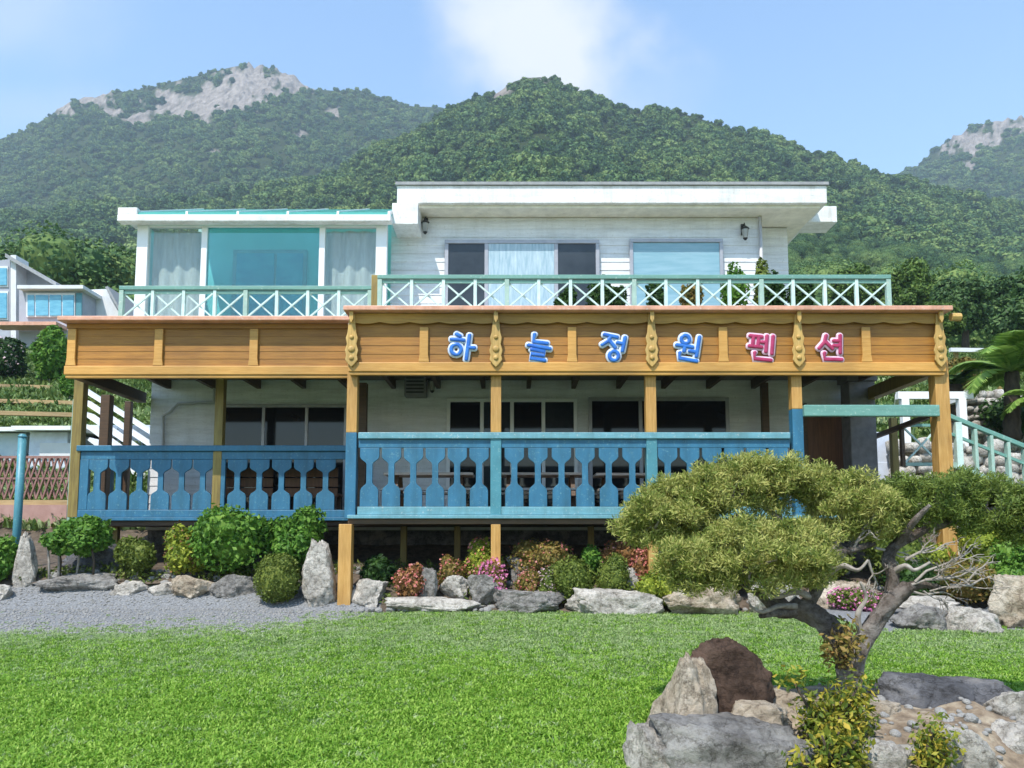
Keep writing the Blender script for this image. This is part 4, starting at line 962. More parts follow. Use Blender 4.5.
# ------------------------------------------------------------------ boulders
ROCKG = 'boulders edging the garden bed'
def rock(px0, px1, pyt, pyb, Y, mat, label, seed, depth=None, ncut=14, peak=None, sub=5, group=ROCKG, name='boulder', lean=0, rough=1.0):
    g = random.Random(seed); bm = bmesh.new(); bmesh.ops.create_icosphere(bm, subdivisions=sub, radius=1)
    planes = []
    for k in range(ncut):
        d = Vector((g.gauss(0, 1), g.gauss(0, 1), g.gauss(0, .8))).normalized(); planes.append((d, g.uniform(.52, .86)))
    planes.append((Vector((0, -1, .15)).normalized(), .62))
    if ncut > 0: planes.append((Vector((.1, 0, 1)).normalized(), .66))
    off = seed*3.71
    for v in bm.verts:
        p = v.co.copy()
        for d, h in planes:
            q = p.dot(d)
            if q > h: p -= d*(q-h)*.93
        r = .16*nz(p.x*1.6+off, p.y*1.6, p.z*1.6)+.10*nz(p.x*3.7+off, p.y*3.7, p.z*3.7)+.055*abs(nz(p.x*8, p.y*8+off, p.z*8))*2-.05+.03*nz(p.x*19, p.y*19+off, p.z*19)
        # splits along bedding planes
        r *= rough
        r -= .035*rough*max(0, 1-abs(((p.z*2.2+p.x*.5+.4*nz(p.x*2+off, p.y*2, 0)) % 1)-.5)*14)
        v.co = p*(1+r)
    xs_ = [v.co.x for v in bm.verts]; zs_ = [v.co.z for v in bm.verts]; ys_ = [v.co.y for v in bm.verts]
    A = at(px0, pyb, Y); B = at(px1, pyt, Y); zb = A.z-.08*(B.z-A.z)-.04; W = B.x-A.x; H = B.z-zb; D = depth or W*.7
    for v in bm.verts:
        u = (v.co.x-min(xs_))/(max(xs_)-min(xs_)); t_ = (v.co.z-min(zs_))/(max(zs_)-min(zs_)); q = (v.co.y-min(ys_))/(max(ys_)-min(ys_))
        if peak is not None: u = u+(peak-u)*.62*t_**1.4; q = q+(.5-q)*.4*t_
        u += lean*t_
        v.co = Vector(((u-.5)*W, (q-.35)*D, t_*H))
    me = bpy.data.meshes.new(name); bm.to_mesh(me); bm.free()
    o = link(name, me, M[mat], None, True); o.location = ((A.x+B.x)/2, Y, zb)
    me.polygons.foreach_set('use_smooth', [True]*len(me.polygons))
    return tag(o, label, 'rock', group)
RK = [
 (10,41,531,592,12.95,'granite','tall pointed pale stone standing at the left edge beside the green post',1,dict(peak=.35)),
 (-22,14,553,592,13.2,'greyrock','grey boulder at the very left edge below a green shrub',2,{}),
 (-16,13,584,599,12.6,'granite','low white stone at the bottom left edge of the bed',3,{}),
 (36,121,573,592,12.9,'greyrock','long flat grey stone lying below the pruned green shrub',4,dict(depth=.7)),
 (112,150,581,598,12.8,'granite','small whitish stone right of the long flat grey stone',5,{}),
 (146,178,582,598,12.75,'granite','small cream stone under the cone shaped shrub',6,{}),
 (166,206,554,583,13.2,'darkrock','dark rounded boulder left of the big green shrub',7,{}),
 (168,216,575,601,12.7,'tanrock','cream and tan block below the dark rounded boulder',8,{}),
 (208,258,574,600,12.75,'greyrock','flat fronted grey block left of the clipped ball shrub',9,{}),
 (295,341,538,606,12.45,'granite','tall white standing boulder between the ball shrub and the corner post',10,dict(peak=.45)),
 (345,388,578,608,12.5,'granite','low pale stone right of the foot of the corner post',11,{}),
 (384,487,597,613,12.1,'granite','long low pale kerb stone at the lawn edge left of centre',12,dict(depth=.5)),
 (417,438,566,602,12.4,'greyrock','upright light grey slab beside the red leaved shrub',13,dict(depth=.25)),
 (438,472,575,600,12.5,'granite','white squat stone behind the long low kerb stone',14,{}),
 (466,502,574,604,12.35,'greyrock','grey rounded stone below the pink flowers',15,{}),
 (489,570,590,615,12.05,'greyrock','grey weathered block at the lawn edge in the centre',16,dict(depth=.6)),
 (565,663,588,619,12.0,'granite','broad white block at the lawn edge right of centre',17,dict(depth=.7)),
 (505,545,556,588,12.9,'greyrock','grey stone among the azaleas below the central post',18,{}),
 (618,640,566,594,12.6,'granite','small pale stone between two olive ball shrubs',19,{}),
 (638,664,535,572,12.9,'tanrock','pinkish pale boulder behind the yellow green shrub',20,{}),
 (661,744,581,620,11.95,'tanrock','large cream boulder at the lawn edge under the juniper',21,dict(depth=.9)),
 (748,802,577,622,12.0,'granite','white boulder behind the low juniper branch',22,{}),
 (765,800,603,624,11.75,'granite','small white stone at the lawn edge right of the large cream boulder',23,{}),
 (812,880,580,622,12.3,'tanrock','cream stone seen between the juniper limbs',24,{}),
 (893,955,604,633,10.5,'greyrock','long grey block at the lawn edge right of the juniper trunk',25,dict(depth=.7)),
 (938,1003,606,636,10.4,'granite','white block joined to the long grey block at the right',26,dict(depth=.7)),
 (893,968,596,612,11.3,'granite','flat pale stone lying behind the long grey block',27,{}),
 (986,1050,574,634,10.6,'tanrock','big tan boulder at the right edge of the picture',28,{}),
 (972,1003,617,638,10.1,'granite','small white stone in front of the big tan boulder',29,{}),
 (58,150,541,588,13.7,'darkrock','broad dark boulder in the shade behind the pruned shrub',30,{}),
 (240,300,548,590,13.4,'darkrock','dark boulder hidden under the big green shrub',31,{}),
 (985,1030,552,585,12.8,'tanrock','pinkish boulder behind the big tan boulder',32,{}),
]
for a in RK: rock(*a[:8], **a[8])
# small stones tucked into the bed
g = random.Random(5)
stones = MB(); iv, jf = ico(2); sp_, ss_ = [], []
for k in range(260):
    x = g.uniform(-8, 8); y = 12.02+g.random()**1.5*1.5
    if x < -2.4: y = max(y, 12.9+g.random()*.6)
    sp_.append((x, y, ground(x, y)+.04)); ss_.append(g.uniform(.03, .09))
protos = []
for k in range(4):
    vs = [(p[0]*(1+.25*nz(p[0]*2+k, p[1]*2, p[2]*2)), p[1]*(1+.25*nz(p[0]*2, p[1]*2+k, 3)), p[2]*.7*(1+.2*nz(p[0]*3, k, p[2]*2))) for p in iv]
    me = bpy.data.meshes.new('pebble'); me.from_pydata(vs, [], jf); protos.append(proto('pebble', me, M['pebble']))
instancer('bed_stones', sp_, ss_, protos, tilt=.5)
ISL = (protos,)
gp, gs = [], []
while len(gp) < 6500:
    x = g.uniform(-10, -2); y = g.uniform(10.0, 13.0)
    if is_gravel(x, y) or (g.random() < .05 and x < -2.5 and y > 10): gp.append((x, y, ground(x, y)+.008)); gs.append(g.uniform(.008, .022))
instancer('gravel_stones', gp, gs, protos, tilt=.5)

# ------------------------------------------------------------------ shrubs of the bed
def shrub(px0, px1, pyt, pyb, Y, mat, label, n=900, size=.07, k=5, flowers=None, stems=0, stem_to=None, depth=None, lens=1.7, jitter=.8, core=.68, group='shrubs in the garden bed', lump=.12, cat='shrub', up=.25):
    A = at(px0, pyb, Y); B = at(px1, pyt, Y)
    if not stems and Y < 15: A.z = min(A.z, ground((A.x+B.x)/2, Y)-.03)
    size *= .62; n = int(n*2.6); c = ((A.x+B.x)/2, Y, (A.z+B.z)/2); r = ((B.x-A.x)/2, depth or (B.x-A.x)/2*.9, (B.z-A.z)/2)
    seed = int(px0*7+pyt); gz_ = ground(c[0], Y)
    t = empty('shrub', (c[0], Y, gz_), label, cat, group)
    foliage('foliage', lumps(c, r, k, seed, body=.96 if k <= 3 else .78), n, size, mat, t, core=core, seed=seed, lens=lens, jitter=jitter, lump=lump, updir=up)
    if flowers:
        fm, fn, fs_ = flowers; fn = int(fn*1.5); fs_ *= .8; foliage('flowers', lumps(c, (r[0]*1.04, r[1]*1.04, r[2]*1.06), k, seed), fn, fs_, fm, t, core=0, seed=seed+1, rad=(.9, 1.06), lens=1.0, lump=lump, updir=.4)
    g = random.Random(seed)
    for i in range(max(stems, 1)):
        x = c[0]+(g.uniform(-.6, .6)*r[0] if stems else 0); yy = Y+(g.uniform(-.3, .3)*r[1] if stems else 0)
        MB().tube([(x, yy, gz_-.05), (x+g.uniform(-.04, .04), yy, (gz_+c[2])/2), (x+g.uniform(-.1, .1), yy, c[2])], [.022, .018, .014], 6).build('stem', M['trunk'] if i % 2 else M['twig'], t, True)
    return t
SH = [
 (-18,19,530,554,12.9,'lf_broad','bright green shrub cut by the left edge of the picture',dict(n=700,size=.075)),
 (41,113,516,562,13.0,'lf_broad','bright green broadleaf shrub with bare stems beside the tall pointed stone',dict(n=1500,size=.085,stems=5)),
 (114,162,533,582,13.1,'lf_olive','olive cone shaped shrub between the pruned shrub and the dark boulder',dict(n=1100,size=.06)),
 (160,212,524,562,13.1,'lf_yellow','yellow green shrub with reddish tips above the dark rounded boulder',dict(n=1000,size=.07,flowers=(M['lf_red'],130,.05))),
 (184,285,506,572,13.05,'lf_broad','largest bright green shrub growing against the left deck',dict(n=2600,size=.085,k=8)),
 (268,332,506,556,13.1,'lf_broad','bright green shrub right of the largest one behind the tall white boulder',dict(n=1300,size=.08)),
 (252,303,552,601,12.45,'lf_olive','clipped olive green ball shrub left of the tall white boulder',dict(n=2600,size=.04,k=2,lump=.04,core=.85,jitter=.9)),
 (358,402,556,594,12.9,'lf_dark','dark green shrub in the shade right of the corner post',dict(n=800,size=.08)),
 (392,428,563,603,12.45,'lf_red','red leaved shrub left of the upright grey slab',dict(n=800,size=.055,flowers=(M['fl_red'],220,.05))),
 (434,468,553,580,12.75,'lf_rust','rusty pink azalea above the white squat stone',dict(n=700,size=.05,flowers=(M['fl_red'],140,.045))),
 (458,505,538,574,12.85,'lf_yellow','orange and green azalea left of the foot of the central post',dict(n=1000,size=.055,flowers=(M['fl_red'],200,.05))),
 (477,508,562,590,12.5,'lf_rust','azalea covered in pink flowers above the grey rounded stone',dict(n=500,size=.045,flowers=(M['fl_pink'],420,.05))),
 (507,577,534,568,12.9,'lf_rust','wide rusty brown azalea right of the central post',dict(n=1400,size=.055,k=7,flowers=(M['fl_red'],160,.045))),
 (514,545,566,594,12.4,'lf_rust','low azalea with red flowers above the grey weathered block',dict(n=600,size=.045,flowers=(M['fl_red'],200,.045))),
 (535,560,566,592,12.35,'lf_olive','low azalea with pale pink flowers left of the olive ball shrub',dict(n=500,size=.045,flowers=(M['fl_pale'],140,.045))),
 (550,594,554,593,12.4,'lf_olive','olive ball shrub above the broad white block, left of the pair',dict(n=1500,size=.045,k=3,lump=.06,core=.8)),
 (573,606,545,568,12.9,'lf_broad','small fresh green shrub behind the pair of olive ball shrubs',dict(n=700,size=.055)),
 (600,643,535,562,12.95,'lf_red','reddish shrub behind the right olive ball shrub',dict(n=900,size=.055,flowers=(M['fl_red'],100,.045))),
 (594,632,553,593,12.4,'lf_olive','olive ball shrub above the broad white block, right of the pair',dict(n=1400,size=.045,k=3,lump=.06,core=.8)),
 (632,656,537,562,12.7,'lf_red','small shrub with salmon flowers left of the pinkish pale boulder',dict(n=400,size=.045,flowers=(M['fl_red'],200,.05))),
 (634,687,561,597,12.2,'lf_yellow','yellow green shrub above the gap beside the large cream boulder',dict(n=1300,size=.05)),
 (832,878,584,614,11.9,'lf_olive','low azalea with magenta flowers behind the fork of the juniper',dict(n=700,size=.045,flowers=(M['fl_pink'],420,.045))),
 (895,962,543,584,12.6,'lf_yellow','yellow green mound behind the right juniper limb',dict(n=1500,size=.055)),
 (925,1003,553,604,12.3,'lf_rust','dark rusty thicket behind the flat pale stone at the right',dict(n=1800,size=.05,k=7)),
 (880,945,555,604,12.35,'lf_dark','dark low shrub behind the bare twigs of the juniper',dict(n=1100,size=.05)),
 (985,1060,530,575,12.0,'lf_broad','green shrub at the right edge above the pinkish boulder',dict(n=1200,size=.06)),
 (860,940,500,560,12.5,'lf_olive','olive shrub growing before the stair landing behind the juniper',dict(n=1500,size=.055)),
 (948,1040,512,560,12.45,'lf_yellow','yellowish hedge plant below the stair cheek wall',dict(n=1300,size=.055)),
 (690,760,545,590,12.7,'lf_dark','dark shrub in the shade behind the large cream boulder',dict(n=1100,size=.055)),
 (775,850,540,590,12.8,'lf_olive','olive shrub behind the white boulder and the juniper',dict(n=1100,size=.055)),
]
for a in SH:
    shrub(*a[:5], M[a[5]], a[6], **a[7])

g = random.Random(61); bl = []
for k in range(150):
    x = g.uniform(-8, 8); y = 12.35+g.random()*1.1
    if x < -2.4: y = max(y, 13.0+g.random()*.4)
    q = g.uniform(.06, .17); bl.append((x, y, ground(x, y)+q*.5, q*1.5, q*1.3, q))
tag(foliage('ground_cover', bl, 9000, .03, M['lf_olive'], None, core=0, seed=4, rad=(.2, 1.1), lens=2.2, jitter=.9), kind='stuff')
# ------------------------------------------------------------------ the island bed with the juniper
YB = 6.0
def isl(x, y):
    d = math.hypot((x-2.45)/1.6, (y-5.75)/1.15)
    return ground(x, y)-.03+.24*(1-sm(.45, 1.0, d))+.05*nz(x*3, y*3)+.02*nz(x*9, y*9)
tag(sheet('planting_mound', axis(.7, 4.3, .06), axis(4.4, 7.1, .06), isl, M['sandsoil'], lambda x, y: math.hypot((x-2.45)/1.6, (y-5.75)/1.15) < 1.02), kind='structure')
GI = 'stones of the island bed'
rock(636,736,654,800,5.2,'tanrock','tall cream stone with rough face at the left end of the island bed',41,depth=.7,peak=.62,group=GI,ncut=12)
rock(690,780,638,728,5.45,'brownrock','dark brown rounded slab leaning behind the tall cream stone',48,depth=.55,peak=None,group=GI,ncut=0,lean=-.12,rough=.95)
rock(800,872,706,748,5.15,'tanrock','pale sandy boulder directly right of the golden shrub foot',51,group=GI)
rock(722,792,702,735,5.2,'tanrock','low cream stone wedged between the brown slab and the golden shrub',52,group=GI,depth=.35)
rock(625,690,722,800,4.95,'granite','rugged pale stone at the far left corner of the island bed',53,group=GI,depth=.5)
rock(652,822,718,812,4.85,'greyrock','wide blue grey slab lying in front of the brown stone',43,depth=.6,group=GI,ncut=12)
rock(872,1020,674,742,5.9,'darkrock','long dark grey rock at the back right of the island bed',44,depth=.7,group=GI)
rock(858,926,738,790,4.9,'granite','white stone at the bottom edge right of the golden shrub',45,group=GI)
rock(920,1006,726,790,4.95,'granite','large white stone at the bottom edge of the picture near the corner',46,group=GI)
rock(998,1060,724,775,5.1,'granite','white stone cut by the right edge in the bottom corner',47,group=GI)
rock(985,1060,690,735,5.6,'granite','pale stone at the right end of the long dark rock',48,group=GI)
rock(760,812,690,722,5.6,'tanrock','small tan stone behind the blue grey slab',49,group=GI,depth=.3)
rock(840,905,700,735,5.5,'tanrock','flat sandy stone right of the golden shrub',50,group=GI,depth=.4)
g = random.Random(31); ip_, is_ = [], []
for k in range(420):
    a = g.uniform(0, 6.28); rr = math.sqrt(g.random())*.97; x = 2.45+1.6*rr*math.cos(a); y = 5.75+1.15*rr*math.sin(a)
    ip_.append((x, y, isl(x, y)+.005)); is_.append(g.uniform(.008, .05)*g.uniform(.4, 1))
instancer('island_stones', ip_, is_, ISL[0], tilt=.6)
tree = empty('juniper_tree', at(850, 665, YB), 'gnarled bonsai style juniper with cloud pruned pads and twisted grey trunk on the island bed', 'tree')
def P3(px, py, dy=0): return at(px, py, YB+dy)
def limb(pts, r0, r1, name='limb', mat='bark', par=None, n=10):
    q = [P3(*p) for p in pts]
    # resample smoothly
    out_ = []
    for i in range(len(q)-1):
        p0 = q[max(i-1, 0)]; p1 = q[i]; p2 = q[i+1]; p3 = q[min(i+2, len(q)-1)]
        for s in range(6):
            t = s/6; out_.append(.5*((2*p1)+(p2-p0)*t+(2*p0-5*p1+4*p2-p3)*t*t+(3*p1-p0-3*p2+p3)*t*t*t))
    out_.append(q[-1]); k = len(out_)
    rs = [(r0+(r1-r0)*(i/(k-1))**.8)*(1+.12*nz(i*.7, r0*30, 2)) for i in range(k)]
    return MB().tube(out_, rs, n+8, wob=.42).build(name, M[mat], par or tree, True)
trunk = limb([(848, 700, 0), (848, 665, 0), (838, 640, .02), (818, 618, .05), (798, 606, .1)], .092, .076, 'trunk', n=14)
limb([(850, 672, -.02), (862, 645, -.05), (880, 616, -.06), (900, 594, -.05), (908, 586, -.03)], .074, .05, 'limb', par=None, n=12)
limb([(880, 618, -.02), (890, 598, 0), (893, 578, 0), (888, 560, .02), (897, 545, .04), (920, 532, .05), (950, 522, .1)], .058, .028)
limb([(803, 608, .08), (816, 592, .06), (827, 572, 0), (832, 556, -.02), (852, 550, 0), (875, 543, 0)], .052, .018)
limb([(800, 606, .1), (782, 612, .05), (768, 602, 0), (755, 590, -.05)], .06, .02); limb([(790, 610, .1), (772, 592, .2), (755, 568, .25), (740, 540, .25), (735, 515, .2)], .045, .02)
limb([(815, 590, .05), (805, 560, .15), (790, 530, .2), (765, 508, .2)], .045, .02); limb([(832, 556, 0), (840, 535, .1), (848, 515, .15)], .035, .018)
limb([(785, 612, 0), (770, 614, -.1), (760, 616, -.15)], .035, .015); limb([(905, 588, 0), (925, 585, .1), (945, 590, .15)], .04, .015)
limb([(950, 522, .1), (975, 512, .1), (1000, 508, .1)], .03, .012); limb([(897, 545, .04), (915, 520, -.1), (930, 505, -.15)], .035, .015)
for pts_, r0_ in (([(812, 598, .1), (795, 592, -.1), (775, 597, -.2), (757, 588, -.25)], .03), ([(800, 607, .1), (780, 606, -.1), (762, 612, -.2), (750, 606, -.25)], .026),
   ([(826, 575, 0), (842, 566, -.1), (858, 570, -.15), (868, 560, -.15)], .024), ([(822, 582, 0), (808, 575, -.15), (795, 578, -.2), (780, 570, -.25)], .026), ([(893, 572, 0), (905, 566, -.1), (915, 570, -.12), (930, 562, -.15)], .024), ([(862, 640, -.05), (858, 615, -.1), (866, 598, -.12), (860, 582, -.15)], .026)):
    limb(pts_, r0_, .008, 'bare_branch', 'twig')
# bare twigs
g = random.Random(9)
def twig(p, d, l, r, dep):
    e = p+d*l; mid = p+d*l*.5+Vector((g.gauss(0, .1), g.gauss(0, .1), g.gauss(0, .1)))*l
    tw.tube([p, mid, e], [r, r*.8, r*.5], 5, cap=False)
    if dep > 0:
        for i in range(3 if dep > 1 else 2): twig(p.lerp(e, g.uniform(.4, 1)), (d+Vector((g.gauss(0, .5), g.gauss(0, .5), g.gauss(0, .45)))).normalized(), l*g.uniform(.5, .8), r*.6, dep-1)
for (px, py, dx, dz, l) in ((908, 586, .9, .25, .26), (915, 582, .8, .5, .28), (905, 590, .95, -.05, .3), (925, 580, .9, .1, .26), (950, 585, .8, .2, .22), (868, 560, .2, -.5, .2), (875, 548, .6, -.1, .2), (852, 552, .3, .6, .2), (765, 600, -.8, .5, .22), (750, 575, -.5, .7, .25), (835, 565, .5, .4, .2), (905, 560, .7, .3, .24)):
    tw = MB(); twig(P3(px, py), Vector((dx, g.uniform(-.3, .3), dz)).normalized(), l, .012, 3); tw.build('bare_twig', M['twig'], tree, True)
def pad(blobs_px, n, mat, seed, tufts_n=300):
    gg = random.Random(seed); s = YB/F; main = []; bl = []
    for (px, py, rx, ry, dy) in blobs_px:
        c = P3(px, py, dy); main.append((c.x, c.y, c.z, rx*s, max(rx*s*.7, .22), ry*s))
    wts = [b[3]*b[5]+.02 for b in main]
    for i in range(tufts_n):
        b = gg.choices(main, wts)[0]; d = Vector((gg.gauss(0, 1), gg.gauss(0, 1), gg.gauss(.25, 1))).normalized(); r = gg.uniform(.5, 1.12)*(1+.12*nz(d.x*3+seed, d.y*3, d.z*3))
        q = gg.uniform(.04, .115); bl.append((b[0]+d.x*b[3]*r, b[1]+d.y*b[4]*r, b[2]+d.z*b[5]*r, q, q, q*.7))
    v, q = leaf_arrays(bl, int(n*1.35), .0085, (.15, 1.2), .55, .75, 4.8, seed, .1, radial=1.0)
    o = link('foliage_pad', mesh_np('pad', v, q), M[mat], tree)
    m = MB()
    for i, t_ in enumerate(bl):
        if i % 3: continue
        b = min(main, key=lambda k: (k[0]-t_[0])**2+(k[2]-t_[2])**2); a = Vector((b[0]+(t_[0]-b[0])*.25, b[1]+(t_[1]-b[1])*.25, b[2]-b[5]*.35)); e = Vector(t_[:3])
        m.tube([a, a.lerp(e, .5)+Vector((gg.gauss(0, .03), gg.gauss(0, .03), -.02)), e], [.013, .008, .004], 5, cap=False)
    m.build('inner_twigs', M['twig'], o, True)
pad([(728, 493, 62, 30, .2), (680, 510, 48, 28, .1), (768, 480, 46, 24, .25), (653, 520, 28, 22, .05)], 50000, 'lf_juniper', 101, 290)
pad([(745, 556, 72, 30, -.3), (694, 566, 34, 22, -.25), (795, 553, 34, 28, -.25)], 40000, 'lf_juniper', 102, 230)
pad([(852, 503, 42, 29, .1), (880, 520, 26, 22, .05), (818, 486, 24, 18, .2)], 24000, 'lf_juniper', 103, 140)
pad([(945, 502, 58, 28, .1), (985, 510, 48, 30, .15), (905, 497, 32, 20, .25), (1018, 515, 34, 28, .15)], 42000, 'lf_juniper2', 104, 260)
# golden leaf shrub and small plant
def leafy(px, py0, py1, Y, w_, n, size, mat, label, seed):
    t = empty('leafy_plant', at(px, py1, Y), label, 'plant', 'leafy plants of the island bed'); g = random.Random(seed); bl = []
    for i in range(13):
        a = at(px+g.uniform(-6, 6), py1, Y+g.uniform(-.05, .05)); b = at(px+g.uniform(-w_, w_), py0+(py1-py0)*g.uniform(.0, .6), Y+g.uniform(-.2, .2))
        MB().tube([a, a.lerp(b, .5)+Vector((0, 0, .04)), b], [.014, .010, .006], 6).build('stem', M['trunk'], t, True)
        for f_ in (.45, .7, 1.0): p = a.lerp(b, f_); bl.append((p.x, p.y, p.z, .10, .10, .09))
    foliage('foliage', bl, n, size, M[mat], t, core=0, seed=seed, rad=(.2, 1.2), lens=2.2, jitter=.9, updir=.5)
leafy(828, 672, 765, 5.05, 44, 2700, .020, 'lf_gold', 'golden and green leafy shrub in front of the juniper trunk', 3)
leafy(832, 730, 790, 4.75, 36, 1500, .022, 'lf_gold', 'low golden green plant at the bottom edge below the juniper', 5)
leafy(930, 728, 768, 4.9, 20, 900, .018, 'lf_gold', 'small orange tinged plant among the white stones of the island bed', 7)
leafy(842, 625, 668, 5.8, 14, 420, .024, 'lf_rust', 'rusty leaved sprig growing up against the juniper trunk', 8)

# ------------------------------------------------------------------ trees near the right and left
def tree_at(px, pyt, pyb, Y, wpx, mat, label, seed, n=2600, size=None, name='broadleaf_tree', group='trees on the slope behind the house'):
    A = at(px, pyb, Y); B = at(px, pyt, Y); h = B.z-A.z; r = wpx*Y/F/2; gz_ = min(ground(A.x, Y), A.z)-.3
    t = empty(name, (A.x, Y, gz_), label, 'tree', group)
    MB().tube([(A.x, Y, gz_), (A.x+.1, Y, A.z+h*.3), (A.x, Y, A.z+h*.7)], [r*.12, r*.09, r*.04], 8, wob=.2).build('trunk', M['trunk'], t, True)
    foliage('crown', lumps((A.x, Y, A.z+h*.55), (r, r*.9, h*.48), 16, seed, .70, (.22, .40)), n*4, size or r*.07, M[mat], t, core=.6, seed=seed, lump=.15, jitter=.6)
M['lf_tree1'] = leafmat('fresh tree leaf', [(.035, .075, .014), (.08, .15, .025), (.16, .24, .045)], .2)
M['lf_tree2'] = leafmat('deep tree leaf', [(.024, .06, .02), (.055, .115, .032), (.11, .185, .05)], .2)
for k, (px, pyt, pyb, Y, w_, mt, lab) in enumerate((
  (918, 262, 345, 50, 70, 'lf_tree1', 'fresh green tree right behind the right end of the balcony railing'),
  (965, 280, 350, 44, 75, 'lf_tree2', 'deep green rounded tree above the palm'),
  (1015, 278, 345, 48, 80, 'lf_tree2', 'deep green tree at the right edge above the palm'),
  (940, 300, 352, 36, 48, 'lf_tree1', 'small fresh tree beside the right corner of the veranda front'),
  (1055, 270, 400, 34, 110, 'lf_tree2', 'large dark tree just outside the right edge'),
  (860, 268, 330, 58, 60, 'lf_tree1', 'fresh green tree behind the end of the balcony railing'),
  (70, 252, 300, 75, 50, 'lf_tree1', 'fresh green tree rising behind the grey house roof'),
  (105, 255, 320, 60, 40, 'lf_tree1', 'fresh green tree between the grey house and the sunroom'))):
    tree_at(px, pyt, pyb, Y, w_, M and mt, lab, 200+k)
shrub(30, 72, 328, 388, 31, M['lf_broad'], 'bright green bush at the left edge of the veranda front below the grey house', n=1800, size=.22, k=8, group='bushes on the left slope')
shrub(-25, 30, 338, 385, 32, M['lf_dark'], 'dark bush with pale pink blossom below the grey house tower', n=1600, size=.22, k=8, flowers=(M['fl_pale'], 220, .14), group='bushes on the left slope')
shrub(72, 112, 395, 440, 25, M['lf_olive'], 'olive bush behind the left veranda posts', n=900, size=.16, k=5, group='bushes on the left slope')
shrub(60, 80, 372, 400, 28, M['lf_broad'], 'light green bush just left of the veranda corner post', n=600, size=.16, k=5, group='bushes on the left slope')
def palm(px, pytop, pybase, Y, fronds, label, seed, L=1.5, tr=.16, mat='lf_palm'):
    g = random.Random(seed); T = at(px, pytop, Y); B = at(px, pybase, Y); t = empty('palm', (B.x, Y, B.z), label, 'palm', 'palms above the stair')
    k = 12; MB().tube([B.lerp(T, i/k)+Vector((0, 0, 0)) for i in range(k+1)], [tr*(1.1-.25*i/k+.12*(i % 2)) for i in range(k+1)], 10).build('trunk', M['trunk'], t, True)
    for f in range(fronds):
        az = f*2.4+g.uniform(-.2, .2); el = g.uniform(.15, 1.25); l = L*g.uniform(.8, 1.15); pts = []
        for i in range(9):
            s = i/8; e = el-1.5*s*s; 
            prev = pts[-1] if pts else T.copy()
            pts.append(prev+Vector((math.cos(az)*math.cos(e), math.sin(az)*math.cos(e), math.sin(e)))*(l/8 if i else 0))
        m = MB().tube(pts, [.025*(1-.8*i/8) for i in range(9)], 5)
        side = Vector((-math.sin(az), math.cos(az), 0))
        for i in range(1, 33):
            s = i/33; j = min(7, int(s*8)); p = pts[j].lerp(pts[j+1], s*8-j); d = (pts[j+1]-pts[j]).normalized(); ll = L*.34*math.sin(math.pi*(.12+.84*s))
            for sg in (-1, 1):
                tip = p+(side*sg*.85+d*.55+Vector((0, 0, -.25))).normalized()*ll; w_ = d*.022
                m.add([p-w_, p+w_, p.lerp(tip, .5)+w_*1.2, tip, p.lerp(tip, .5)-w_*1.2], [(0, 1, 2, 3, 4)])
        m.build('frond', M[mat], t)
palm(1012, 372, 440, 17.5, 16, 'green palm with broad arching fronds at the right edge above the stair', 1)
palm(955, 385, 470, 18.5, 9, 'dark trunked palm with sparse fronds right of the corner post', 2, L=.8, tr=.18, mat='lf_tree2')
palm(1045, 400, 470, 16.8, 12, 'palm at the very right edge beside the stair handrail', 4, L=1.1)
# horizontal pipe rail and retaining wall among the palms
t = empty('pole_fence', (AX(985, 352, 24), 24, 5), 'thin pale horizontal pole fence behind the palms at the right', 'fence')
MB().bar(at(950, 350, 24), at(1080, 352, 24), .12, .12).build('rail', M['housetrim'], t)
for px in (958, 1000, 1050): a = at(px, 352, 24); MB().box(a.x-.05, a.x+.05, 24.07, 24.17, a.z-2.2, a.z+.1).build('post', M['woodyellow'], t)
shrub(945, 985, 355, 395, 20, M['lf_rust'], 'brown leaved bush between the two palms above the pergola', n=900, size=.12, group='bushes above the stair')
shrub(985, 1060, 395, 445, 19, M['lf_dark'], 'dark bush under the palm fronds behind the stair', n=1100, size=.11, group='bushes above the stair')
stone_wall('terrace_wall', 'cream stone terrace wall below the brown leaved bush at the right', AX(945, 420, 19.6), 16, 19.6, 2.9, lambda x: AZ(398, 19.6)+.1*nz(x, 4), 21)

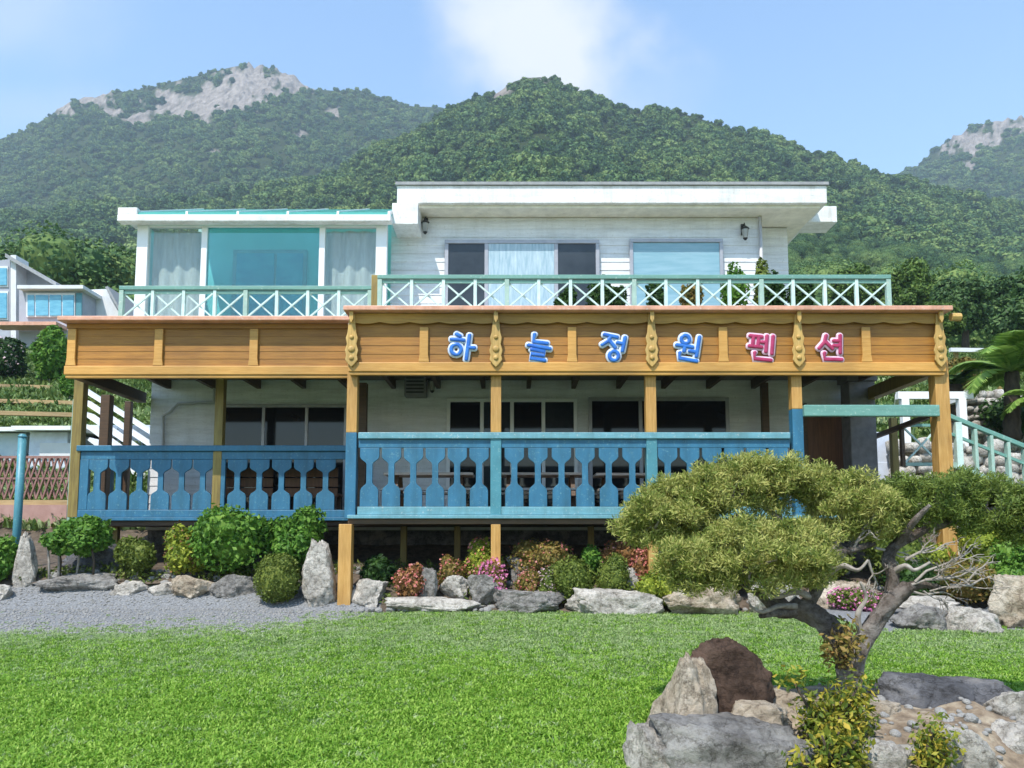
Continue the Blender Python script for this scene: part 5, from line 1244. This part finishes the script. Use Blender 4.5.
# ------------------------------------------------------------------ grass
tufts = []; pale_tufts = []
for k in range(6):
    g = random.Random(300+k); vs, fs = [], []
    for i in range(40):
        th = g.uniform(0, 6.28); rr = .075*math.sqrt(g.random()); p = Vector((rr*math.cos(th), rr*math.sin(th), 0)); h = g.uniform(.022, .055); a = g.uniform(0, 6.28); ln = g.uniform(.2, 1.2)
        d = Vector((math.cos(a), math.sin(a), 0)); s_ = Vector((-d.y, d.x, 0))*g.uniform(.0032, .0065); o = len(vs)
        m1 = p+d*h*ln*.35+Vector((0, 0, h*.62)); tp = p+d*h*ln+Vector((0, 0, h*(1-.25*ln)))
        vs += [p-s_, p+s_, m1+s_*1.1, m1-s_*1.1, tp]; fs += [(o, o+1, o+2, o+3), (o+3, o+2, o+4)]
    me = bpy.data.meshes.new('tuft'); me.from_pydata([tuple(v) for v in vs], [], fs); tufts.append(proto('grass_tuft', me, M['grass']))
    pale_tufts.append(proto('pale_tuft', me.copy(), M['grasspale'])); pale_tufts[-1].data.materials.clear(); pale_tufts[-1].data.materials.append(M['grasspale'])
g = random.Random(77); gp, gs, dp, ds = [], [], [], []
while len(gp)+len(dp) < 50000:
    y = 4.2+(12.15-4.2)*g.random()**.85; x = g.uniform(-.70, .70)*y
    gf = gravel_front(x)+.75+sm(-3.6, -.8, x)*3
    fade = sm(gf-3.2, gf+.3, y)           # thinner and shorter towards the gravel
    if g.random() < .5*sm(8.0, 11.5, y): continue
    if g.random() < fade**.9*.99: continue
    if right_bed(x, y) and g.random() < .96: continue
    if math.hypot((x-2.45)/1.6, (y-5.75)/1.15) < .97: continue
    pale = .05+.78*sm(6.0, 10.5, y+.8*nz(x*.6, y*.6))+.3*fade+.25*max(0, nz(x*.9+4, y*.9, 2))  # share of pale tufts grows with distance
    q = (x, y, ground(x, y)-.006); sc_ = g.uniform(.62, 1.2)*(1+.25*nz(x*1.3, y*1.3))*(1-.45*fade)
    if g.random() < pale: dp.append(q); ds.append(sc_*.9)
    else: gp.append(q); gs.append(sc_)
instancer('grass', gp, gs, tufts, tilt=.2)
instancer('pale_grass', dp, ds, pale_tufts, tilt=.25)
# rough grass on the slopes beside the house
g = random.Random(91); gp, gs = [], []
while len(gp) < 9000:
    y = g.uniform(16.3, 52); px = g.uniform(-60, 175) if g.random() < .6 else g.uniform(860, 1090); x = (px-CX)/F*y
    if abs(nz(x*.3, y*.3, 8)) < .05: continue
    gp.append((x, y, ground(x, y)-.03)); gs.append(g.uniform(2.5, 7)*(1+.5*nz(x*.25, y*.25, 5)))
instancer('slope_grass', gp, gs, [proto('slope_tuft', t_.data.copy(), M['grasspale'] if i_ % 3 == 0 else M['grassrough']) for i_, t_ in enumerate(tufts)], tilt=.25)
